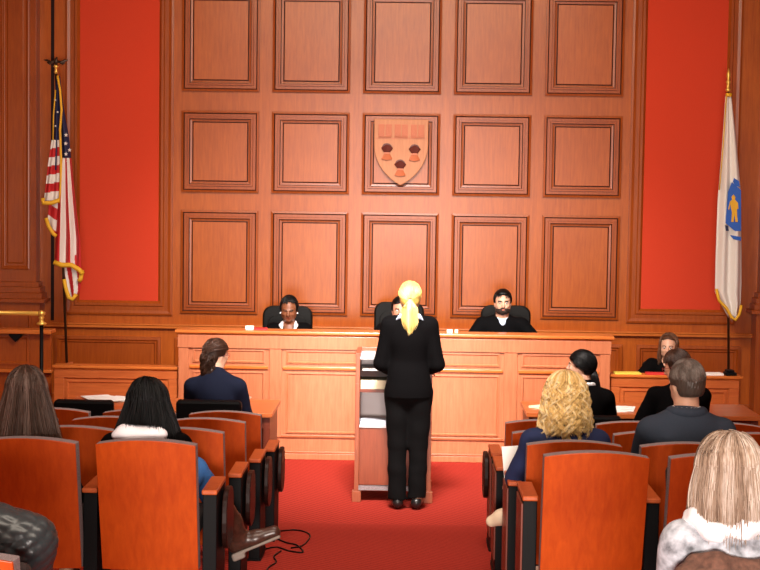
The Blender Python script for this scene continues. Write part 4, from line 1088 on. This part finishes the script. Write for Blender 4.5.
# left lawyer
D = 11.0
I = figure('person', 'lawyer in a navy blazer with curly dark ponytail and red glasses at the left table', (place(215, D), D, 0), 0, crown_z(213, 339, D), shdrop=.035, hd=.93, seat=.47, pitch=.15, yaw=-.75, skin='skin_pale', top='navysuit',
           hands=[(-.14, .34, .82), (.17, .34, .82)], res=.007, sw=.165, hipw=.15, poles=[(-.3, -.3, -1), (.3, -.3, -1)], headoff=(.0, .01), seedn=8, lean=.06)
cap_hair(I, 'hdbrown', thick=.014, nape=-.06)
hc, R_ = I['hc'], I['R']
def p3(rg, seg):
    a = rg.uniform(0, 6.28); rr = math.sqrt(rg.random()); L = .31*(1+rg.normal()*.10); q = []; tie = I['wl'](0, -.105, -.0); ph = rg.uniform(0, 6.28)
    for k in range(seg):
        f = k/(seg-1); w_ = np.interp(f, [0, .15, .4, .8, 1], [.03, .046, .050, .046, .022])
        ph = math.floor(a*2.2)*1.9; wv = .014*math.sin(24*f+ph)*min(1, f*5)
        q.append(tie+np.array((w_*rr*math.cos(a)+wv+.03*f, -.02*min(1, f*5)+w_*.6*rr*math.sin(a)+.008*math.cos(24*f+ph), .03-L*f)))
    return np.array(q)
strands(I, 'hdbrown', 700, p3, name='ponytail', r=.0034, seed=5, seg=22)
def p1b(rg, seg):
    az = rg.uniform(-2.3, 2.3); e = rg.uniform(.0, 1.0); q = []
    st = np.array((.09*math.sin(az)*math.sin(e+.4), -.014-.11*math.cos(az)*math.sin(e+.4), .03+.106*math.cos(e+.4)))
    for k in range(seg):
        f = k/(seg-1); p = st*(1-f)+np.array((0, -.108, .0))*f; v = p-np.array((0, -.014, .02)); n_ = np.linalg.norm(v/np.array((.093, .111, .108)))
        if n_ < 1: p = np.array((0, -.014, .02))+v/n_
        q.append(hc+R_@(p*I['hd']))
    return np.array(q)+rg.normal(size=3)*.0025
strands(I, 'hdbrown', 500, p1b, r=.003, seed=9)
def glasses(I, mat):
    b = MB(); w_ = I['wl']
    for s in (-1, 1):
        b.tube([w_(s*(.031+.021*math.cos(a)), .098-abs(.021*math.cos(a))*.15, .004+.016*math.sin(a)) for a in np.linspace(0, 2*math.pi, 17)], .0022, 6)
        b.tube([w_(s*.053, .094, .008), w_(s*.084, .05, .006), w_(s*.086, -.005, .0)], .0024, 6)
    b.tube([w_(-.010, .100, .008), w_(.010, .100, .008)], .0022, 6)
    b.build('glasses', mat, I['root'], smooth=True)
M['redframe'] = plain('red_glasses_frame', (.25, .02, .015), .3)
glasses(I, 'redframe')

# right lawyer 1
D = 10.98
I = figure('person', 'black-haired lawyer in a black suit and white collar looking left at the right table', (place(585, D), D, 0), 0, crown_z(583, 350, D), shdrop=.03, hd=.95, seat=.45, pitch=.0, yaw=1.2, skin='skin_pale', top='suit',
           hands=[(-.16, .36, .80), (.18, .36, .80)], res=.007, sw=.155, poles=[(-.3, -.3, -1), (.3, -.3, -1)], headoff=(-.03, .0), seedn=9, lean=.05)
cap_hair(I, 'hblack', thick=.013, nape=-.055, low_side=.0)
tie_strands(I, 'hblack', 900, (0, -.105, -.04), 53)
hc, R_ = I['hc'], I['R']
def p4(rg, seg):
    a = rg.uniform(0, 6.28); rr = math.sqrt(rg.random()); L = .20*(1+rg.normal()*.06); q = []; tie = I['wl'](-.0, -.10, -.035)
    for k in range(seg):
        f = k/(seg-1); w_ = np.interp(f, [0, .15, .4, .8, 1], [.02, .026, .03, .03, .01])
        q.append(tie+np.array((w_*rr*math.cos(a)+.035*f, -.02*min(1, f*5)+w_*.6*rr*math.sin(a)-.02*f, .01-L*f)))
    return np.array(q)
strands(I, 'hblack', 350, p4, name='ponytail', r=.003, seed=6)
S = SDF(); N = I['N']; ring = [N+np.array((.070*math.sin(a), -.062*math.cos(a)-.002, .020+.006*math.cos(a))) for a in np.linspace(-2.6, 2.6, 14)]
S.chain(ring, [.014]*14, .01); solid('shirt_collar', S, 'shirt', I['root'], .005)

# right lawyer 2 hunched
D = 11.0
I = figure('person', 'hunched lawyer in a black suit with dark hair and red glasses, leaning over the table', (place(677, D)+.03, D-.02, 0), 0, crown_z(681, 352, D), seat=.45, pitch=.35, yaw=.9, skin='skin', top='suit',
           hands=[(-.18, .34, .81), (.10, .40, .81)], res=.0075, sw=.17, male=True, poles=[(-.5, -.3, -.8), (.3, -.3, -1)], headoff=(-.0, .02), seedn=10, lean=.30, build=1.05)
cap_hair(I, 'hdbrown', thick=.012, nape=-.06)
short_strands(I, 'hdbrown', 1800, 52, thick=.014, r=.0022)
glasses(I, 'redframe')

# man in grey suit, right block second row
fz = floor_z(7.5); D = 7.62
I = figure('person', 'man in a grey-blue suit with short greying brown hair, seen from behind on the right', (place(687, D), D, fz-.0), 0, crown_z(688, 359, D)-fz, shdrop=.035, seat=.45, pitch=.08, yaw=.30, skin='skin_pale', top='greysuit', collar='shirt',
           hands=[(-.12, .32, .62), (.12, .32, .62)], res=.0075, sw=.185, male=True, build=1.08, hd=.98, seedn=11, fold=(.005, 14), lean=-.0, ankles=[(-.1, .36, .06), (.1, .36, .06)])
cap_hair(I, 'hgrey', thick=.012, nape=-.062, low_side=-.008)
hc, R_ = I['hc'], I['R']
def p5(rg, seg):
    az = rg.uniform(-2.5, 2.5); e0 = rg.uniform(.05, 1.5); L = rg.uniform(.025, .055); q = []; sw_ = rg.normal()*.5+.5
    for k in range(seg):
        f = k/(seg-1); th = e0+f*L/.1; a2 = az+sw_*f*.3
        x, y, z = .089*math.sin(a2)*math.sin(th), -.016-.107*math.cos(a2)*math.sin(th), .03+.103*math.cos(th)
        if th > 1.57: x *= 1-(th-1.57)*.35; y = y*(1-(th-1.57)*.12); z = .03-(th-1.57)*.10
        q.append(hc+R_@(np.array((x, y, z))*(.98*(1+.015*math.sin(f*3)))))
    return np.array(q)
strands(I, 'hgrey', 2600, p5, r=.0018, seed=10, seg=7)
S = SDF(); N = I['N']; ring = [N+np.array((.066*math.sin(a), -.060*math.cos(a)+.0, .026)) for a in np.linspace(-2.4, 2.4, 14)]
S.chain(ring, [.014]*14, .01); solid('shirt_collar', S, 'shirt', I['root'], .005)
S = SDF(); ring = [N+np.array((.078*math.sin(a), -.070*math.cos(a)-.0, .012-.03*max(0, -math.cos(a)))) for a in np.linspace(-2.2, 2.2, 14)]
S.chain(ring, [.028]*14, .01); solid('coat_collar', S, 'greysuit', I['root'], .005)

# curly blonde in navy, right block second row aisle seat
D = 7.62; fz = floor_z(7.5)
figure.browmat = 'brow_blond'
I = figure('person', 'woman with long curly golden hair in a navy knit top holding a white booklet', (place(566, D), D, fz), 0, crown_z(567, 372, D)-fz, shdrop=.03, seat=.44, pitch=.1, yaw=.1, skin='skin_pale', top='navyknit',
           hands=[(-.22, .30, .56), (.1, .30, .58)], res=.007, sw=.165, build=.98, seedn=12, poles=[(-.5, -.6, -.8), (.5, -.6, -.8)],
           knees=[(-.09, .40, .50), (.05, .42, .60)], ankles=[(-.10, .40, .08), (-.20, .46, .42)], ftd=(None, (-.8, .35, -.35)), shoe='beige', fold=(.004, 14))
cap_hair(I, 'hcurl', thick=.018, nape=-.1)
def curl_locks(I, mat, nl, per, length, seed):
    rg0 = np.random.default_rng(seed); hc, R, sc = I['hc'], I['R'], I['hd']; L_ = []
    for q in range(nl): L_.append((rg0.uniform(-2.5, 2.5), rg0.uniform(.0, 1.1), length*(1+rg0.normal()*.10), rg0.uniform(0, 6.28), rg0.uniform(.012, .021), rg0.uniform(.075, .105), rg0.uniform(-1, 1)))
    def path(rg, seg):
        az, e0, L, ph, rad, wl, dr = L_[rg.integers(nl)]; jx, jz = rg.normal()*.005, rg.normal()*.005; q = []; arc = .17*sc; full = arc+L; dx, dy = math.sin(az), -math.cos(az); L2 = L*(1+rg.normal()*.03)
        for k in range(seg):
            s = k/(seg-1)*(arc+L2); th = min(s/arc, 1)*(math.pi/2-e0*.6)+e0*.6
            p = np.array((.100*math.sin(th)*dx, -.014+.118*math.sin(th)*dy, .03+.110*math.cos(th)))*sc
            h = max(0, s-arc*.5); p = hc+R@p
            if s > arc: p = p+np.array((dx, dy, 0))*(.03*(s-arc)/.2)+np.array((0, 0, -(s-arc)))
            g = min(1, h*10); a = 2*math.pi*h/wl*np.sign(dr)+ph; o = np.array((dx, dy, 0.)); t = np.array((-dy, dx, 0.))
            p = p+(o*(math.cos(a)*.6)+t*math.sin(a))*rad*g+t*(jx+dr*.02*g)+o*jz
            q.append(p)
        return np.array(q)
    return strands(I, mat, nl*per, path, r=.0021, seed=seed, seg=36)
curl_locks(I, 'hcurl', 120, 26, .20, 12)
xx = P(515, 462, 7.95)
T = Matrix.Rotation(math.radians(68), 4, 'X') @ Matrix.Rotation(.08, 4, 'Z')
b = MB(); b.box(-.105, .02, -.09, .09, 0, .004, T); b.box(-.105, .015, -.085, .085, .005, .009, T)
tag(b.build('booklet', 'white', None, loc=(xx.x+.04, xx.y, xx.z)), 'white booklet held up beside the curly-haired woman at the aisle', 'booklet')

# blonde woman at the right, nearest
D = 4.75; fz = .5
I = figure('person', 'woman with straight ash-blonde shoulder-length hair and white cardigan, nearest at the right', (place(733, D), D, fz), 0, crown_z(724, 440, D)-fz, seat=.30, pitch=.14, yaw=.15, skin='skin_pale', top='cardigan',
           hands=[(-.12, .28, .46), (.12, .28, .46)], res=.008, sw=.155, build=.92, hd=.93, seedn=13, ankles=[(-.1, .4, .09), (.1, .4, .09)], lean=.0, fold=(.005, 20), poles=[(-.35, -.8, -.6), (.35, -.8, -.6)])
cap_hair(I, 'hash', thick=.026, nape=-.1)
long_hair(I, 'hash', 5200, .185, front=.82, out=.065, r=.0019, seed=21, thick=.034, end_jit=.13, seg=20, wave=.003, wf=22, crown=(0, -.01), endcurl=.035)
N = I['N']
S = SDF(); ring = [N+np.array((.115*math.sin(a), -.085*math.cos(a), .0+.01*math.sin(3*a))) for a in np.linspace(0, 6.28, 20)]
S.chain(ring, [.028]*20, .02); solid('white_scarf', S, 'scarfw', I['root'], .006, folds(.008, 55, 2))
S = SDF(); S.chain([N+np.array((-.13, -.10, -.10)), N+np.array((-.06, -.13, -.10)), N+np.array((.08, -.135, -.12)), N+np.array((.22, -.12, -.12))], [.025, .035, .035, .03], .02); S.chain([N+np.array((-.15, -.12, -.15)), N+np.array((.0, -.15, -.16)), N+np.array((.22, -.13, -.16))], [.05, .05, .05], .02)
solid('brown_scarf', S, 'brown', I['root'], .006, folds(.004, 30, 4))
S = SDF(); S.box(N+np.array((-.155, -.135, -.14)), (.035, .02, .02)); solid('pink_trim', S, 'pink', I['root'], .006)

# black-haired woman, left block nearest row, aisle seat
figure.browmat = 'brow'
D = 7.16; fz = floor_z(7.0)
I = figure('person', 'woman with straight black hair and white scarf in jeans and brown boots, left block', (place(147, D), D, fz), 0, crown_z(147, 380, D)-fz, seat=.43, pitch=.12, yaw=-.05, skin='skin', top='suit', bottom='denim', shoe=None,
           hands=[(-.1, .30, .56), (.05, .30, .62)], res=.008, sw=.16, build=.98, seedn=14,
           knees=[(-.10, .40, .50), (.19, .30, .64)], ankles=[(-.10, .40, .05), (.38, .58, .245)], fold=(.004, 14), poles=[(-.3, -.8, -.8), (.1, -.8, -.9)])
cap_hair(I, 'hblack', thick=.016, nape=-.1)
long_hair(I, 'hblack', 2600, .26, front=.80, backlen=.38, out=.105, r=.0024, seed=31, thick=.02, end_jit=.10, seg=20, wave=.002, wf=14, gather=None)
N = I['N']
S = SDF(); ring = [N+np.array((.10*math.sin(a)+.0, -.085*math.cos(a), -.01)) for a in np.linspace(0, 6.28, 20)]
S.chain(ring, [.040]*20, .02); S.ell(N+np.array((-.02, -.085, .035)), (.135, .055, .055), None, .02); S.chain([N+np.array((-.10, -.075, -.03)), N+np.array((.03, -.125, -.075)), N+np.array((.12, -.12, -.12)), N+np.array((.12, -.13, -.18))], [.03, .055, .045, .03], .02)
solid('white_scarf', S, 'scarfw', I['root'], .006, folds(.006, 35, 2))
def boot(I, i, toe_dir, sole_n):
    A = np.array(I['an'][i], float); K = np.array(I['kn'][i], float); d = (K-A)/np.linalg.norm(K-A)
    td = np.array(toe_dir, float); td /= np.linalg.norm(td); sn = np.array(sole_n, float); sn -= td*(sn@td); sn /= np.linalg.norm(sn)
    S = SDF(); S.chain([A+d*.27, A+d*.10, A+sn*.02], [.072, .064, .052], .02); S.chain([A+sn*.045-td*.03, A+sn*.05+td*.08, A+sn*.06+td*.18], [.042, .040, .034], .03)
    S.cap(A+d*.285, A+d*.38, .062, .06, .004, 'd')
    bo = solid('boot', S, 'boot', I['root'], .006, folds(.002, 30, 3))
    S = SDF(); R3 = np.stack([np.cross(td, sn), td, sn], 1); S.box(A+sn*.090+td*.07, (.040, .135, .008), R3, .01, rnd=.007); S.box(A+sn*.105-td*.035, (.036, .035, .018), R3, .01, rnd=.008)
    solid('sole', S, 'sole', bo, .006)
boot(I, 1, (.88, .10, .36), (.36, -.15, -.88)); boot(I, 0, (0, 1, 0), (0, 0, -1))

# brown-haired woman at the left edge
D = 7.16
I = figure('person', 'woman with long straight brown hair seen from behind at the left edge', (place(25, D), D, fz), 0, crown_z(24, 368, D)-fz, shdrop=.10, seat=.43, pitch=.08, yaw=.05, skin='skin_pale', top='suit',
           hands=[(-.1, .30, .56), (.1, .30, .58)], res=.008, sw=.16, build=.97, seedn=15, poles=[(-.6, -.8, -.4), (.6, -.8, -.4)])
cap_hair(I, 'hbrown', thick=.016, nape=-.1)
long_hair(I, 'hbrown', 3200, .30, front=.80, out=.085, r=.0024, seed=41, thick=.018, end_jit=.08, seg=22, wave=.003, wf=10, crown=(0, -.02))

quilting = lambda X, Y, Z: -.007*np.minimum(1, -1+0*Z)*0+.007*np.maximum(np.exp(-(((Z*1.0+X*.5+Y*.5) % .05-.025)/.006)**2), np.exp(-(((Z*1.0-X*.5-Y*.5) % .05-.025)/.007)**2))
# person in quilted jacket at the bottom left corner
D = 5.05
I = figure('person', 'person in a shiny black quilted jacket cut off at the bottom left corner', (P(-46, 540, D).x, D, .5), 0, 1.11, shdrop=.05, seat=.30, pitch=.0, yaw=0, skin='skin_pale', top='quilt',
           hands=[(-.12, .30, .45), (.12, .30, .45)], res=.008, sw=.265, build=1.2, thick=2.2, seedn=16, fold=quilting, poles=[(-.5, -.8, -.4), (.5, -.8, -.4)], ankles=[(-.1, .4, .09), (.1, .4, .09)])
cap_hair(I, 'hbrown', thick=.016, nape=-.06)
